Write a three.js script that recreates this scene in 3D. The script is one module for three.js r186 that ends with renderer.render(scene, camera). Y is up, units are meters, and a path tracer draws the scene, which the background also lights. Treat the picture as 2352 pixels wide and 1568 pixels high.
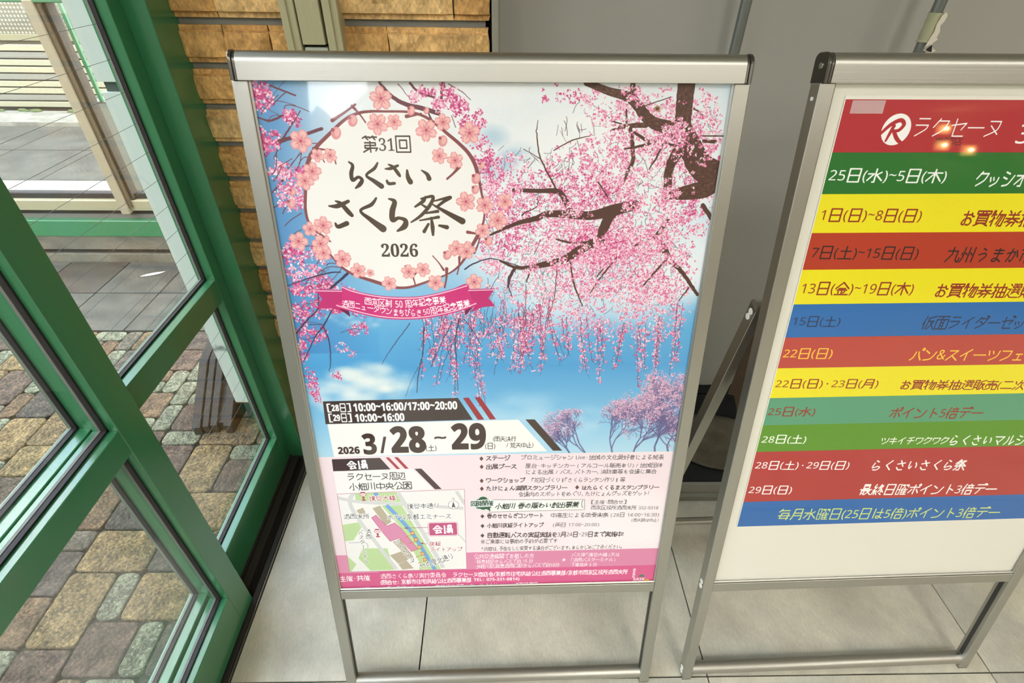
import * as THREE from 'three';
import { RoundedBoxGeometry } from 'three/addons/geometries/RoundedBoxGeometry.js';
import { mergeGeometries } from 'three/addons/utils/BufferGeometryUtils.js';
import { RectAreaLightUniformsLib } from 'three/addons/lights/RectAreaLightUniformsLib.js';

// ---------------------------------------------------------------- camera, sky, lamps, exposure
const scene = new THREE.Scene();
const EYE = 1.215, FOCAL = 1197.86;                                          // focal length in pixels of the 2352 x 1568 frame
const camera = new THREE.PerspectiveCamera((2 * Math.atan(784 / FOCAL) * 180) / Math.PI, 1.5, 0.02, 80);
{
  const p = 0.660674, y = 0.026731, r = 0.016273, B = new THREE.Matrix4().set(1, 0, 0, 0, 0, -Math.cos(p), Math.sin(p), 0, 0, -Math.sin(p), -Math.cos(p), 0, 0, 0, 0, 1);
  const Y = new THREE.Matrix4().set(Math.cos(y), 0, Math.sin(y), 0, 0, 1, 0, 0, -Math.sin(y), 0, Math.cos(y), 0, 0, 0, 0, 1);
  const R = new THREE.Matrix4().set(Math.cos(r), -Math.sin(r), 0, 0, Math.sin(r), Math.cos(r), 0, 0, 0, 0, 1, 0, 0, 0, 0, 1);
  const e = R.multiply(B).multiply(Y).elements;                              // rows: right, down, forward
  camera.position.set(0, EYE, 0);
  camera.up.set(-e[1], -e[5], -e[9]);
  camera.lookAt(e[2], EYE + e[6], e[10]);
}
const renderer = new THREE.WebGLRenderer({ antialias: true });
renderer.toneMapping = THREE.LinearToneMapping;
renderer.toneMappingExposure = 1.25;
renderer.shadowMap.enabled = true;
RectAreaLightUniformsLib.init();
const SKY = 8, LAMP = 12.4;                                                // radiance of the sky, of the ceiling panels

let seed = 7;
const rnd = () => { seed = (seed + 0x6d2b79f5) | 0; let t = Math.imul(seed ^ (seed >>> 15), 1 | seed); t = (t + Math.imul(t ^ (t >>> 7), 61 | t)) ^ t; return ((t ^ (t >>> 14)) >>> 0) / 4294967296; };
const range = (a, b) => a + (b - a) * rnd();
const hash = (x, y, s) => { let h = Math.imul(x, 374761393) + Math.imul(y, 668265263) + Math.imul(s, 974711); h = Math.imul(h ^ (h >>> 13), 1274126177); return ((h ^ (h >>> 16)) >>> 0) / 4294967296; };
// value noise that repeats after n cells
function noise(x, y, n, s) {
  const ix = Math.floor(x), iy = Math.floor(y), fx = x - ix, fy = y - iy, u = fx * fx * (3 - 2 * fx), v = fy * fy * (3 - 2 * fy), m = (q) => ((q % n) + n) % n;
  const a = hash(m(ix), m(iy), s), b = hash(m(ix + 1), m(iy), s), c = hash(m(ix), m(iy + 1), s), d = hash(m(ix + 1), m(iy + 1), s);
  return a + (b - a) * u + (c - a) * v + (a - b - c + d) * u * v;
}
const fbm = (x, y, n, s, oct = 4) => { let f = 0, a = 0.5, t = 0; for (let i = 0; i < oct; i++) { f += a * noise(x, y, n, s + i); t += a; a *= 0.5; x *= 2; y *= 2; n *= 2; } return f / t; };
{
  const W = 512, H = 256, d = new Float32Array(W * H * 4);
  for (let j = 0; j < H; j++) for (let i = 0; i < W; i++) {
    const up = ((j + 0.5) / H - 0.5) * Math.PI, az = (i / W) * 2 * Math.PI, y = Math.sin(up), o = (j * W + i) * 4;
    let c = [0.3, 0.3, 0.28];
    if (y > 0) {
      const k = 1.6 / (y + 0.25), n = 16, cl = THREE.MathUtils.smoothstep(fbm(64 + Math.cos(az) * k * 2, 64 + Math.sin(az) * k * 2, 4096, 3, 5), 0.34, 0.56), h = Math.pow(1 - y, 3);
      c = [0.5 + 0.35 * h, 0.72 + 0.2 * h, 1.0].map((q) => q * 0.8 * (1 - cl) + cl * 1.1);
    }
    d[o] = c[0] * SKY; d[o + 1] = c[1] * SKY; d[o + 2] = c[2] * SKY; d[o + 3] = 1;
  }
  const t = new THREE.DataTexture(d, W, H, THREE.RGBAFormat, THREE.FloatType);
  t.mapping = THREE.EquirectangularReflectionMapping; t.magFilter = THREE.LinearFilter; t.needsUpdate = true;
  scene.background = t;
}

// ---------------------------------------------------------------- helpers
const used = new Map();
function numbered(name) { const n = used.get(name) || 0; used.set(name, n + 1); return n ? `${name}_${String(n).padStart(3, '0')}` : name; }
const shade = (m) => { m.castShadow = m.receiveShadow = true; return m; };
function thing(name, label, category, pos = [0, 0, 0], group) {
  const o = new THREE.Group(); o.name = numbered(name); o.position.set(...pos); o.userData = { label, category }; if (group) o.userData.group = group; scene.add(o); return o;
}
function struct(name) { const o = new THREE.Group(); o.name = name; o.userData.kind = 'structure'; scene.add(o); return o; }
function part(parent, name, geo, mat, pos, label) {
  const m = shade(new THREE.Mesh(geo, mat)); m.name = name; if (pos) m.position.set(...pos); if (label) m.userData.label = label; parent.add(m); return m;
}
const box = (x0, x1, y0, y1, z0, z1, r = 0) => {
  const w = x1 - x0, h = y1 - y0, d = z1 - z0, g = r ? new RoundedBoxGeometry(w, h, d, 2, Math.min(r, w / 2.01, h / 2.01, d / 2.01)) : new THREE.BoxGeometry(w, h, d);
  g.translate((x0 + x1) / 2, (y0 + y1) / 2, (z0 + z1) / 2); return g;
};
// uv in metres from the direction that each face looks
function metres(geo, k = 1, ou = 0, ov = 0) {
  const g = geo.index ? geo.toNonIndexed() : geo, p = g.attributes.position, n = g.attributes.normal, uv = new Float32Array(p.count * 2);
  for (let t = 0; t < p.count; t += 3) {
    let a = 0, b = 0, c = 0; for (let i = 0; i < 3; i++) { a += Math.abs(n.getX(t + i)); b += Math.abs(n.getY(t + i)); c += Math.abs(n.getZ(t + i)); }
    for (let i = t; i < t + 3; i++) {
      const x = p.getX(i), y = p.getY(i), z = p.getZ(i), [u, v] = b >= a && b >= c ? [x, z] : a >= c ? [z, y] : [x, y];
      uv[i * 2] = u * k + ou; uv[i * 2 + 1] = v * k + ov;
    }
  }
  g.setAttribute('uv', new THREE.BufferAttribute(uv, 2)); return g;
}
// a repeating texture from a function of u, v in 0..1 that returns grey or [r, g, b], 0..1 (colours as sRGB)
function tex(n, f, color = true) {
  const d = new Uint8Array(n * n * 4);
  for (let j = 0; j < n; j++) for (let i = 0; i < n; i++) { const c = f(i / n, j / n), o = (j * n + i) * 4, q = Array.isArray(c) ? c : [c, c, c]; for (let k = 0; k < 3; k++) d[o + k] = Math.max(0, Math.min(255, q[k] * 255)); d[o + 3] = 255; }
  const t = new THREE.DataTexture(d, n, n); t.wrapS = t.wrapT = THREE.RepeatWrapping; t.magFilter = THREE.LinearFilter; t.minFilter = THREE.LinearMipmapLinearFilter; t.generateMipmaps = true; if (color) t.colorSpace = THREE.SRGBColorSpace; t.needsUpdate = true; return t;
}
const std = (color, roughness, o = {}) => new THREE.MeshStandardMaterial({ color, roughness, ...o });
const phys = (color, roughness, o = {}) => new THREE.MeshPhysicalMaterial({ color, roughness, ...o });

// ---------------------------------------------------------------- materials
const grainBump = tex(256, (u, v) => 0.5 * fbm(u * 40, v * 40, 40, 11, 3) + 0.5 * hash(Math.floor(u * 256), Math.floor(v * 256), 5), false);
const paintBump = tex(128, (u, v) => fbm(u * 32, v * 32, 32, 21, 2), false);
const brushed = tex(256, (u, v) => 0.5 + 0.5 * (noise(u * 2, v * 128, 128, 31) - 0.5) + 0.25 * (hash(0, Math.floor(v * 256), 9) - 0.5), false);
const M = {
  green: phys(new THREE.Color(0.032, 0.185, 0.075), 0.3, { bumpMap: paintBump, bumpScale: 0.00004, clearcoat: 0.8, clearcoatRoughness: 0.14 }),
  rubber: std(0x1f1b1a, 0.6),
  seal: std(0x6f6d68, 0.5),
  track: std(0x3c3936, 0.38, { metalness: 0.3 }),
  trackEdge: std(0x77736a, 0.4, { metalness: 0.7 }),
  glass: phys(0xffffff, 0.02, { transmission: 1, thickness: 0, ior: 1.5, specularIntensity: 1 }),
  wire: std(0x6a6f66, 0.5, { metalness: 0.4 }),
  alu: std(0xb4b3ab, 0.37, { metalness: 0.92 }),
  aluRail: phys(0xb6b5ae, 0.4, { metalness: 1, anisotropy: 0.6, bumpMap: brushed, bumpScale: 0.00003 }),
  cap: std(0x615e58, 0.22, { metalness: 0.85 }),
  steel: std(0xcfcfcb, 0.2, { metalness: 1 }),
  rivet: std(0xf2f1ea, 0.35),
  darkSteel: std(0x54412f, 0.5, { metalness: 0.3 }),
  slot: std(0x34342f, 0.6),
  panelWhite: phys(0xe8e5d9, 0.5, { clearcoat: 0.5, clearcoatRoughness: 0.08 }),
  mortar: std(0x7c7d76, 0.95, { bumpMap: grainBump, bumpScale: 0.0008 }),
  beige: std(0xb0aa86, 0.55, { bumpMap: paintBump, bumpScale: 0.0002 }),
  beigeGrey: std(0xaab0a0, 0.5),
  gap: std(0x161311, 0.8),
  wall: std(0xadaca5, 0.42, { bumpMap: paintBump, bumpScale: 0.0001 }),
  wallTrim: std(0x8f8d7e, 0.5),
  black: std(0x14161a, 0.45),
  plinth: std(0x97958a, 0.5),
  pole: std(0x868b88, 0.35, { metalness: 0.6 }),
  poleTape: std(0xb3b692, 0.8), paper: std(0xe8e2d2, 0.8),
  grout: std(0x2b2721, 0.95),
  bed: std(0x3a342c, 1),
  ceiling: std(0xe4e1d6, 0.9), cream: std(0xcfcabb, 0.85),
};
// split stone, concrete pavers with aggregate, floor tiles, marble print
const stoneTex = tex(512, (u, v) => { const a = fbm(u * 10, v * 10, 10, 41, 5), b = fbm(u * 60, v * 36, 12 * 5, 47, 3), q = 0.7 + 0.34 * a + 0.34 * (b - 0.5); return [q, q * 0.96, q * 0.87]; });
const stoneBump = tex(512, (u, v) => 0.6 * fbm(u * 24, v * 16, 8, 51, 5) + 0.4 * fbm(u * 80, v * 60, 20, 57, 2), false);
const STONES = [0xf2cb92, 0xe8bd80, 0xf8d6a0, 0xdfb378].map((c) => std(c, 0.9, { map: stoneTex, bumpMap: stoneBump, bumpScale: 0.0011 }));
const aggregate = tex(512, (u, v) => {
  const a = fbm(u * 12, v * 12, 12, 61, 4), g = noise(u * 110, v * 110, 110, 63), h = noise(u * 64, v * 64, 64, 65), q = 0.66 + 0.34 * (a - 0.5) + 0.4 * (h - 0.5) + 0.3 * (noise(u * 128, v * 128, 128, 66) - 0.5) + (g > 0.9 ? 0.4 : g < 0.12 ? -0.2 : 0);
  return [q, q, q];
});
const aggregateBump = tex(512, (u, v) => 0.5 * noise(u * 128, v * 128, 128, 65) + 0.5 * fbm(u * 32, v * 32, 32, 67, 3), false);
const PAVE = [0xa38a5c, 0x9a815a, 0x786351, 0x6d6154, 0x9a9c7e, 0x857b66, 0x8d7252].map((c) => std(c, 0.92, { map: aggregate, bumpMap: aggregateBump, bumpScale: 0.0009 }));
const slabTex = tex(512, (u, v) => { const q = 0.74 + 0.3 * (fbm(u * 8, v * 8, 8, 71, 5) - 0.5) + 0.14 * (hash(Math.floor(u * 256), Math.floor(v * 256), 73) - 0.5); return [q, q * 0.99, q * 0.95]; });
const SLAB = std(0x63625a, 0.85, { map: slabTex, bumpMap: grainBump, bumpScale: 0.0003 }), SLAB_DARK = std(0x564c40, 0.7, { map: slabTex, bumpMap: grainBump, bumpScale: 0.0006 });
const tileTex = tex(1024, (u, v) => {
  const a = fbm(u * 5, v * 5, 5, 81, 5), b = fbm(u * 14, v * 14, 14, 83, 4), f = noise(u * 240, v * 90, 30, 85), q = 0.8 + 0.16 * (a - 0.5) + 0.1 * (b - 0.5) + 0.05 * (f - 0.5), w = fbm(u * 4, v * 4, 4, 87, 3) - 0.5;
  return [q * (1 + 0.05 * w), q * 0.985, q * (0.935 - 0.06 * w)];
});
const tileBump = tex(512, (u, v) => {
  let q = 0.5 + 0.35 * (fbm(u * 9, v * 9, 9, 91, 4) - 0.5) + 0.1 * (noise(u * 200, v * 200, 200, 93) - 0.5);
  for (const [a, b] of [[0.3, 0.4], [0.335, 0.375], [0.62, 0.71], [0.8, 0.22]]) q -= 0.3 * Math.exp(-((u - a) ** 2 + (v - b) ** 2) / 0.00018);
  return q;
}, false);
const tileRough = tex(256, (u, v) => 0.34 + 0.22 * fbm(u * 12, v * 12, 12, 95, 4), false);
const TILE = std(0xf6f3e8, 1, { map: tileTex, bumpMap: tileBump, bumpScale: 0.0016, roughnessMap: tileRough });
const marble = phys(0xcfd6cf, 0.35, { map: tex(512, (u, v) => { const w = fbm(u * 4, v * 4, 4, 101, 5), r = Math.abs(fbm(u * 6 + w * 2, v * 3, 512, 103, 5) - 0.5), q = 0.93 - 0.75 * Math.max(0, 1 - r * 26) * Math.max(0, w - 0.42) * 3; return [q * 0.985, q, q * 0.985]; }) });

// ---------------------------------------------------------------- the room
{
  const floor = struct('floor');
  part(floor, 'screed', box(-0.56, 9.6, -0.08, -0.006, -1.24, 8), M.grout);
  const xs = [-0.5555], zs = [-1.0245]; let k = 0;
  for (let i = 0; i < 9; i++) xs.push(-0.1715 + 0.6025 * i); xs[9] = 4.6; xs.push(9.6);
  for (let i = 0; i < 8; i++) zs.push(-0.4235 + 0.6025 * i); zs.push(8);
  for (let i = 0; i + 1 < xs.length; i++) for (let j = 0; j + 1 < zs.length; j++) {
    const g = metres(box(xs[i] + 0.0015, xs[i + 1] - 0.0015, -0.02, 0, zs[j] + 0.0015, zs[j + 1] - 0.0015), 1 / 0.6025, hash(i, j, 3), i === 1 && j === 0 ? 0.1 : hash(i, j, 4));
    part(floor, 'tile', g, TILE).name = k ? `tile_${String(k).padStart(3, '0')}` : 'tile'; k++;
  }
  const ceil = struct('ceiling'); part(ceil, 'ceiling_board', box(-0.66, 9.7, 2.7, 2.8, -1.35, 8.1), M.ceiling);
  const right = struct('wall_right'); part(right, 'wall_board', box(9.6, 9.72, -0.08, 2.7, -1.35, 8.1), M.cream);
  const front = struct('wall_front'); part(front, 'wall_board', box(-0.66, 9.72, -0.08, 2.7, 8, 8.1), M.cream);
  const left = struct('wall_left'); part(left, 'wall_board', box(-0.66, -0.56, -0.08, 2.12, 1.75, 8), M.cream); part(left, 'lintel', box(-0.66, -0.56, 2.12, 2.7, -1.35, 8), M.cream);
}

// the wall at the back: courses of split stone on the left, plain painted board on the right, a black-topped plinth at its foot
{
  const w = struct('wall_back');
  part(w, 'mortar_bed', box(-0.66, -0.028, -0.05, 2.7, -1.35, -1.0995), M.mortar);
  let n = 0;
  const stone = (x0, x1, y0, y1) => {
    const nx = Math.max(4, Math.round((x1 - x0) / 0.012)), rows = [0, 0.13, 0.17, 0.4, 0.62, 0.83, 0.87, 1], nz = rows.length, P = [], I = [], s = n * 13;
    for (let j = 0; j < nz; j++) for (let i = 0; i <= nx; i++) {
      const u = i / nx, margin = j < 2 || j > nz - 3, x = x0 + (x1 - x0) * u, y = y0 + (y1 - y0) * rows[j];
      const edge = Math.min(1, Math.min(i, nx - i) / 1.2), bulge = margin ? 0.0035 : 0.011 + 0.009 * (fbm(u * (x1 - x0) * 42 + s, rows[j] * 3, 512, 111, 3) - 0.35);
      P.push(x + (i === 0 || i === nx ? (noise(j * 0.8, s, 512, 113) - 0.5) * 0.004 : 0), y, -1.0955 + bulge * (0.55 + 0.45 * edge) + (margin ? 0 : 0.0015 * (noise(i * 0.9, j + s, 512, 117) - 0.5)));
    }
    const at = (i, j) => j * (nx + 1) + i;
    for (let j = 0; j + 1 < nz; j++) for (let i = 0; i < nx; i++) I.push(at(i, j), at(i + 1, j), at(i + 1, j + 1), at(i, j), at(i + 1, j + 1), at(i, j + 1));
    const rim = []; for (let i = 0; i <= nx; i++) rim.push(at(i, 0)); for (let j = 1; j < nz; j++) rim.push(at(nx, j)); for (let i = nx - 1; i >= 0; i--) rim.push(at(i, nz - 1)); for (let j = nz - 2; j > 0; j--) rim.push(at(0, j));
    const base = P.length / 3; for (const r of rim) P.push(P[r * 3], P[r * 3 + 1], -1.109);
    rim.forEach((r, i) => { const q = (i + 1) % rim.length; I.push(rim[i], base + i, base + q, rim[i], base + q, rim[q]); });
    let g = new THREE.BufferGeometry(); g.setAttribute('position', new THREE.Float32BufferAttribute(P, 3)); g.setIndex(I); g = g.toNonIndexed(); g.computeVertexNormals();
    const m = part(w, n ? `stone_${String(n).padStart(3, '0')}` : 'stone', metres(g, 4.2, hash(n, 1, 7), hash(n, 2, 7)), STONES[Math.floor(hash(n, 5, 9) * 4)]); n++; return m;
  };
  const known = new Map([[-1, [-0.501, -0.084]], [0, [-0.5, -0.4185, -0.206]]]);
  for (let k = -15; k < 15; k++) {
    const top = 1.0885 - 0.0717 * k - 0.0058, bottom = top - 0.0717 + 0.0116, cuts = [-0.585];
    if (known.has(k)) cuts.push(...known.get(k));
    else { let x = -0.585 + 0.05 + 0.1 * hash(k + 40, 1, 3); while (x < -0.09) { cuts.push(x); x += 0.08 + 0.16 * hash(k + 40, Math.round(x * 1000), 5); } }
    cuts.push(-0.0215 + 0.004 * (hash(k + 40, 7, 7) - 0.5));
    for (let i = 0; i + 1 < cuts.length; i++) stone(cuts[i] + 0.0009, cuts[i + 1] - 0.0009, bottom, top);
  }
  part(w, 'gap_filler', box(-0.0285, -0.0168, -0.05, 2.7, -1.35, -1.125), M.gap);
  part(w, 'wall_board', box(-0.0168, 9.7, -0.05, 2.7, -1.35, -1.235), M.wall);
  const t = struct('trim_2'); part(t, 'corner_bead', box(-0.0165, -0.003, 0.055, 2.7, -1.2345, -1.085, 0.003), M.wallTrim);
  const p = struct('plinth');
  part(p, 'plinth_front', box(-0.002, 4.6, 0, 0.053, -0.875, -0.865, 0.001), M.plinth); part(p, 'plinth_top', box(-0.002, 4.6, 0.0, 0.055, -1.235, -0.8755), M.black);
  const b = struct('baseboard_back'); part(b, 'base_trim', box(-0.002, 4.6, 0, 0.02, -0.865, -0.851, 0.002), M.wallTrim);
}
{ // steel cover strip down the stone wall
  const t = struct('trim_3');
  part(t, 'side_rail', box(-0.379, -0.3545, 0, 2.7, -1.105, -1.061, 0.002), M.beige); part(t, 'side_rail', box(-0.306, -0.2805, 0, 2.7, -1.105, -1.061, 0.002), M.beige).name = 'side_rail_001';
  part(t, 'rail_lip', box(-0.379, -0.3665, 0, 2.7, -1.062, -1.058, 0.0015), M.beige); part(t, 'rail_lip', box(-0.306, -0.292, 0, 2.7, -1.062, -1.058, 0.0015), M.beige).name = 'rail_lip_001';
  part(t, 'recess', box(-0.3545, -0.306, 0, 2.7, -1.105, -1.082), M.gap);
  part(t, 'cover_strip', box(-0.3515, -0.3115, 1.0575, 2.7, -1.082, -1.0605, 0.0015), M.beige);
  part(t, 'cover_strip', box(-0.3505, -0.3095, 0, 1.053, -1.082, -1.0635, 0.0015), M.beigeGrey, null, 'lower grey piece of the cover strip').name = 'cover_strip_001';
}

// ---------------------------------------------------------------- the glazed front on the left
// a frame in the plane x = const: bars, the rubber on both sides of each pane, the panes and their wires
function panel(s, xf, depth, xg, seal, lines, crossbars, top, wired) {
  const bar = (name, y0, y1, a, b) => part(s, name, box(xf - depth, xf, y0, y1, a, b, 0.0016), M.green);
  const count = {}; const name = (q) => { const c = count[q] || 0; count[q] = c + 1; return c ? `${q}_${String(c).padStart(3, '0')}` : q; };
  for (const [a, b] of lines) bar(name('stile'), 0.008, top, a, b);
  const ys = crossbars, inner = []; for (let i = 0; i + 1 < lines.length; i++) inner.push([lines[i][1], lines[i + 1][0]]);
  for (const [a, b] of inner) {
    for (const [y0, y1] of ys) bar(name('rail'), y0, y1, a - 0.0005, b + 0.0005);
    for (let i = 0; i + 1 < ys.length; i++) {
      const y0 = ys[i][1], y1 = ys[i + 1][0], g = [], q = [];
      for (const [x, w, list] of [[xg + seal * 0.32, seal * 0.6, g], [xg - seal * 0.36, seal * 0.4, q]]) {
        list.push(box(x - w / 2, x + w / 2, y0, y0 + 0.0035, a, b), box(x - w / 2, x + w / 2, y1 - 0.0035, y1, a, b), box(x - w / 2, x + w / 2, y0, y1, a, a + 0.0035), box(x - w / 2, x + w / 2, y0, y1, b - 0.0035, b));
      }
      part(s, name('gasket'), mergeGeometries(g), M.rubber); part(s, name('outer_gasket'), mergeGeometries(q), M.seal);
      part(s, name('pane'), box(xg - 0.003, xg + 0.003, y0 - 0.004, y1 + 0.004, a - 0.004, b + 0.004), M.glass);
      if (!wired || a > -0.9) continue;
      const wires = []; for (let h = 0.047; h < y1 - 0.02; h += 0.05) if (h > y0 + 0.02) wires.push(box(xg + 0.0031, xg + 0.0036, h - 0.00025, h + 0.00025, a, b));
      const wm = part(s, name('safety_wires'), mergeGeometries(wires), M.wire, null, 'thin level wires in the glass'); wm.userData.kind = 'stuff';
    }
  }
}
{
  const w = struct('window_1');
  panel(w, -0.617, 0.0375, -0.6425, 0.01, [[-1.015, -0.981], [-0.6, -0.552], [0.352, 0.4]], [[0.008, 0.115], [0.568, 0.6205], [1.98, 2.12]], 2.12, true);
  const d = struct('door_1');
  panel(d, -0.57, 0.039, -0.591, 0.011, [[-0.5945, -0.5415], [0.347, 0.4]], [[0.009, 0.115], [0.5765, 0.625], [1.98, 2.09]], 2.11, false);
  const j = struct('trim_1'); part(j, 'jamb_post', box(-0.6545, -0.5768, 0, 2.12, -1.112, -1.0155, 0.002), M.green);
  const t = struct('threshold');
  part(t, 'track_bed', box(-0.66, -0.556, -0.05, -0.016, -1.03, 1.75), M.rubber);
  part(t, 'edge_strip', box(-0.5605, -0.5565, -0.02, 0.0015, -1.02, 1.75, 0.0008), M.trackEdge);
  part(t, 'inner_lip', box(-0.574, -0.562, -0.02, 0.001, -1.02, 1.75, 0.0008), M.track);
  part(t, 'outer_lip', box(-0.612, -0.593, -0.02, 0.0015, -1.02, 1.75, 0.0008), M.track);
  part(t, 'sill', box(-0.66, -0.6135, -0.03, 0.008, -1.02, 1.75, 0.001), M.track);
}

// ---------------------------------------------------------------- outside: pavers, grey slabs, the porch across the way
{
  const p = struct('pavement'), u = 0.0567, X0 = -0.8, Z0 = -0.437, done = new Set();
  part(p, 'sand_bed', box(-9, -0.66, -0.12, -0.012, -9, 7), M.bed);
  const shapes = new Map(), shapeOf = (w, d, v) => {
    const key = [w, d, v].join();
    if (!shapes.has(key)) {
      const W = w * u - 0.004, D = d * 0.0567 - 0.004, r = 0.009 + 0.005 * hash(w, d, v + 3), b = 0.0035, s = new THREE.Shape(), a = W / 2 - b, c = D / 2 - b, q = (k) => r * (0.7 + 0.7 * hash(v, k, w * 5 + d));
      const [r1, r2, r3, r4] = [q(1), q(2), q(3), q(4)];
      s.moveTo(-a + r1, -c); s.lineTo(a - r2, -c); s.quadraticCurveTo(a, -c, a, -c + r2); s.lineTo(a, c - r3); s.quadraticCurveTo(a, c, a - r3, c); s.lineTo(-a + r4, c); s.quadraticCurveTo(-a, c, -a, c - r4); s.lineTo(-a, -c + r1); s.quadraticCurveTo(-a, -c, -a + r1, -c);
      const g = new THREE.ExtrudeGeometry(s, { depth: 0.02, bevelEnabled: true, bevelThickness: b, bevelSize: b, bevelSegments: 2, curveSegments: 3 });
      g.rotateX(-Math.PI / 2); g.translate(0, -0.0235, 0); shapes.set(key, metres(g, 3.2, hash(w, v, 1), hash(d, v, 2)));
    }
    return shapes.get(key);
  };
  let n = 0;
  const lay = (i0, i1, j0, j1, c) => {                                        // i runs to the left from X0, j away from the door
    for (let i = i0; i < i1; i++) for (let j = j0; j < j1; j++) done.add(i + ',' + j);
    const m = part(p, n ? `paver_${String(n).padStart(3, '0')}` : 'paver', shapeOf(i1 - i0, j1 - j0, n % 3), PAVE[c], [X0 - u * (i0 + i1) / 2, 0.0015 * (hash(n, 3, 3) - 0.5), Z0 - 0.0567 * (j0 + j1) / 2]);
    m.rotation.set(0.012 * (hash(n, 4, 3) - 0.5), 0.014 * (hash(n, 5, 3) - 0.5), 0.012 * (hash(n, 6, 3) - 0.5)); n++;
  };
  for (const s of [[2, 4, 1, 4, 0], [1, 2, 2, 4, 4], [-2, 1, 2, 4, 0], [0, 2, 0, 2, 2], [-1, 0, 0, 2, 4], [-3, -1, 0, 2, 3], [2, 4, -1, 1, 2], [4, 6, -1, 1, 4], [4, 6, 1, 3, 6], [4, 6, 3, 5, 3], [4, 6, 5, 6, 5], [1, 4, 4, 6, 0], [-1, 1, 4, 6, 3], [1, 2, 6, 7, 4], [2, 4, 6, 8, 3], [4, 6, 6, 9, 6], [-2, 1, 6, 8, 0],
    [0, 2, 8, 11, 0], [-2, 0, 10, 11, 4], [-2, 0, 8, 10, 2], [2, 4, 9, 11, 2], [2, 4, 11, 12, 4], [-1, 2, 11, 13, 1]]) lay(...s);
  const kinds = [[2, 2], [2, 3], [3, 2], [1, 2], [2, 1], [2, 2], [2, 1], [1, 1]];
  for (let j = -5; j < 21; j++) for (let i = -3; i < 31; i++) {
    if (done.has(i + ',' + j) || i * u + 0.02 > (j + 5) * 0.085 + 0.42) continue;
    const k = Math.floor(hash(i, j, 17) * 6);
    for (let q = 0; q < 8; q++) {
      const [w, d] = kinds[q < 5 ? (k + q) % 6 : q === 5 ? 3 : q]; let ok = j + d <= 21;
      for (let a = 0; a < w && ok; a++) for (let b = 0; b < d; b++) if (done.has(i + a + ',' + (j + b))) { ok = false; break; }
      if (ok) { lay(i, i + w, j, j + d, w * d === 2 ? [4, 4, 5, 6, 0][Math.floor(hash(i, j, 19) * 5)] : [0, 1, 2, 3, 6, 2, 1][Math.floor(hash(i, j, 23) * 7)]); break; }
    }
  }
  const w = struct('walkway'); let t = 0;
  const slab = (x0, x1, z0, z1, m = SLAB) => { part(w, t ? `slab_${String(t).padStart(3, '0')}` : 'slab', metres(box(x0 + 0.0025, x1 - 0.0025, -0.03, 0.001, z0 + 0.0025, z1 - 0.0025, 0.002), 2, hash(t, 1, 5), hash(t, 2, 5)), m); t++; };
  for (let i = -2; i < 6; i++) for (let j = 0; j < 2; j++) { const x = -1.4495 - 0.2655 * i; slab(x - 0.2655, x, -1.63 - 0.267 * (j + 1), -1.63 - 0.267 * j, i === 1 && j === 1 ? SLAB_DARK : SLAB); }
}
{
  const scrap = new THREE.Shape(); scrap.moveTo(-0.045, -0.008); scrap.quadraticCurveTo(-0.02, 0.018, 0.05, 0.014); scrap.lineTo(0.035, 0.002); scrap.quadraticCurveTo(0, -0.014, -0.045, -0.008);
  const g = new THREE.ExtrudeGeometry(scrap, { depth: 0.0012, bevelEnabled: false }); g.rotateX(-Math.PI / 2);
  const m = shade(new THREE.Mesh(g, M.paper)); m.name = numbered('paper_scrap'); m.position.set(-1.555, 0.0035, -2.045); m.rotation.y = 0.25; m.userData = { label: 'small white leaf-shaped scrap of paper on the grey slabs outside', category: 'paper' }; scene.add(m);
}
{ // low porch wall with a glazed screen on it
  const s = struct('window_2'), zf = -2.169, K = std(0x8f8c7e, 0.8, { map: slabTex }), D = std(0x2a2623, 0.8), sill = std(0xe2dec0, 0.5);
  part(s, 'kerb', metres(box(-4, -0.7, -0.02, 0.039, -2.4, zf + 0.001, 0.002), 2), K); part(s, 'shadow_gap', box(-4, -0.7, 0.039, 0.061, -2.4, zf - 0.015), D);
  part(s, 'concrete_base', metres(box(-4, -0.7, 0.061, 0.127, -2.4, zf, 0.002), 2), K); part(s, 'bottom_rail', box(-4, -0.7, 0.127, 0.203, -2.25, zf + 0.003, 0.003), M.green);
  part(s, 'rubber_strip', box(-4, -0.7, 0.203, 0.221, -2.25, zf - 0.03), M.seal); part(s, 'dark_joint', box(-4, -0.7, 0.221, 0.243, -2.25, zf - 0.035), D);
  part(s, 'beige_rail', box(-4, -0.7, 0.243, 0.29, -2.25, zf - 0.012, 0.004), std(0x9b9678, 0.5)); part(s, 'sill_groove', box(-4, -0.7, 0.29, 0.312, -2.24, zf - 0.035), D);
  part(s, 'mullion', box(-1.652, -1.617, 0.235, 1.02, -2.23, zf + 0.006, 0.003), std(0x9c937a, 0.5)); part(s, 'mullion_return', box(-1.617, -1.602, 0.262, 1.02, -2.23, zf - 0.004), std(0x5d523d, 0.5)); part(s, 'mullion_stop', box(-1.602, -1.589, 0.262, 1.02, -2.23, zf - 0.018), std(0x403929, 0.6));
  part(s, 'top_rail', box(-4, -0.7, 1.012, 1.09, -2.25, zf + 0.003, 0.003), M.green); part(s, 'upper_panel', box(-4, -0.7, 1.09, 2.0, -2.24, -2.19), sill);
  part(s, 'pane', box(-4, -0.7, 0.312, 1.012, -2.213, -2.207), M.glass);
}
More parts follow.
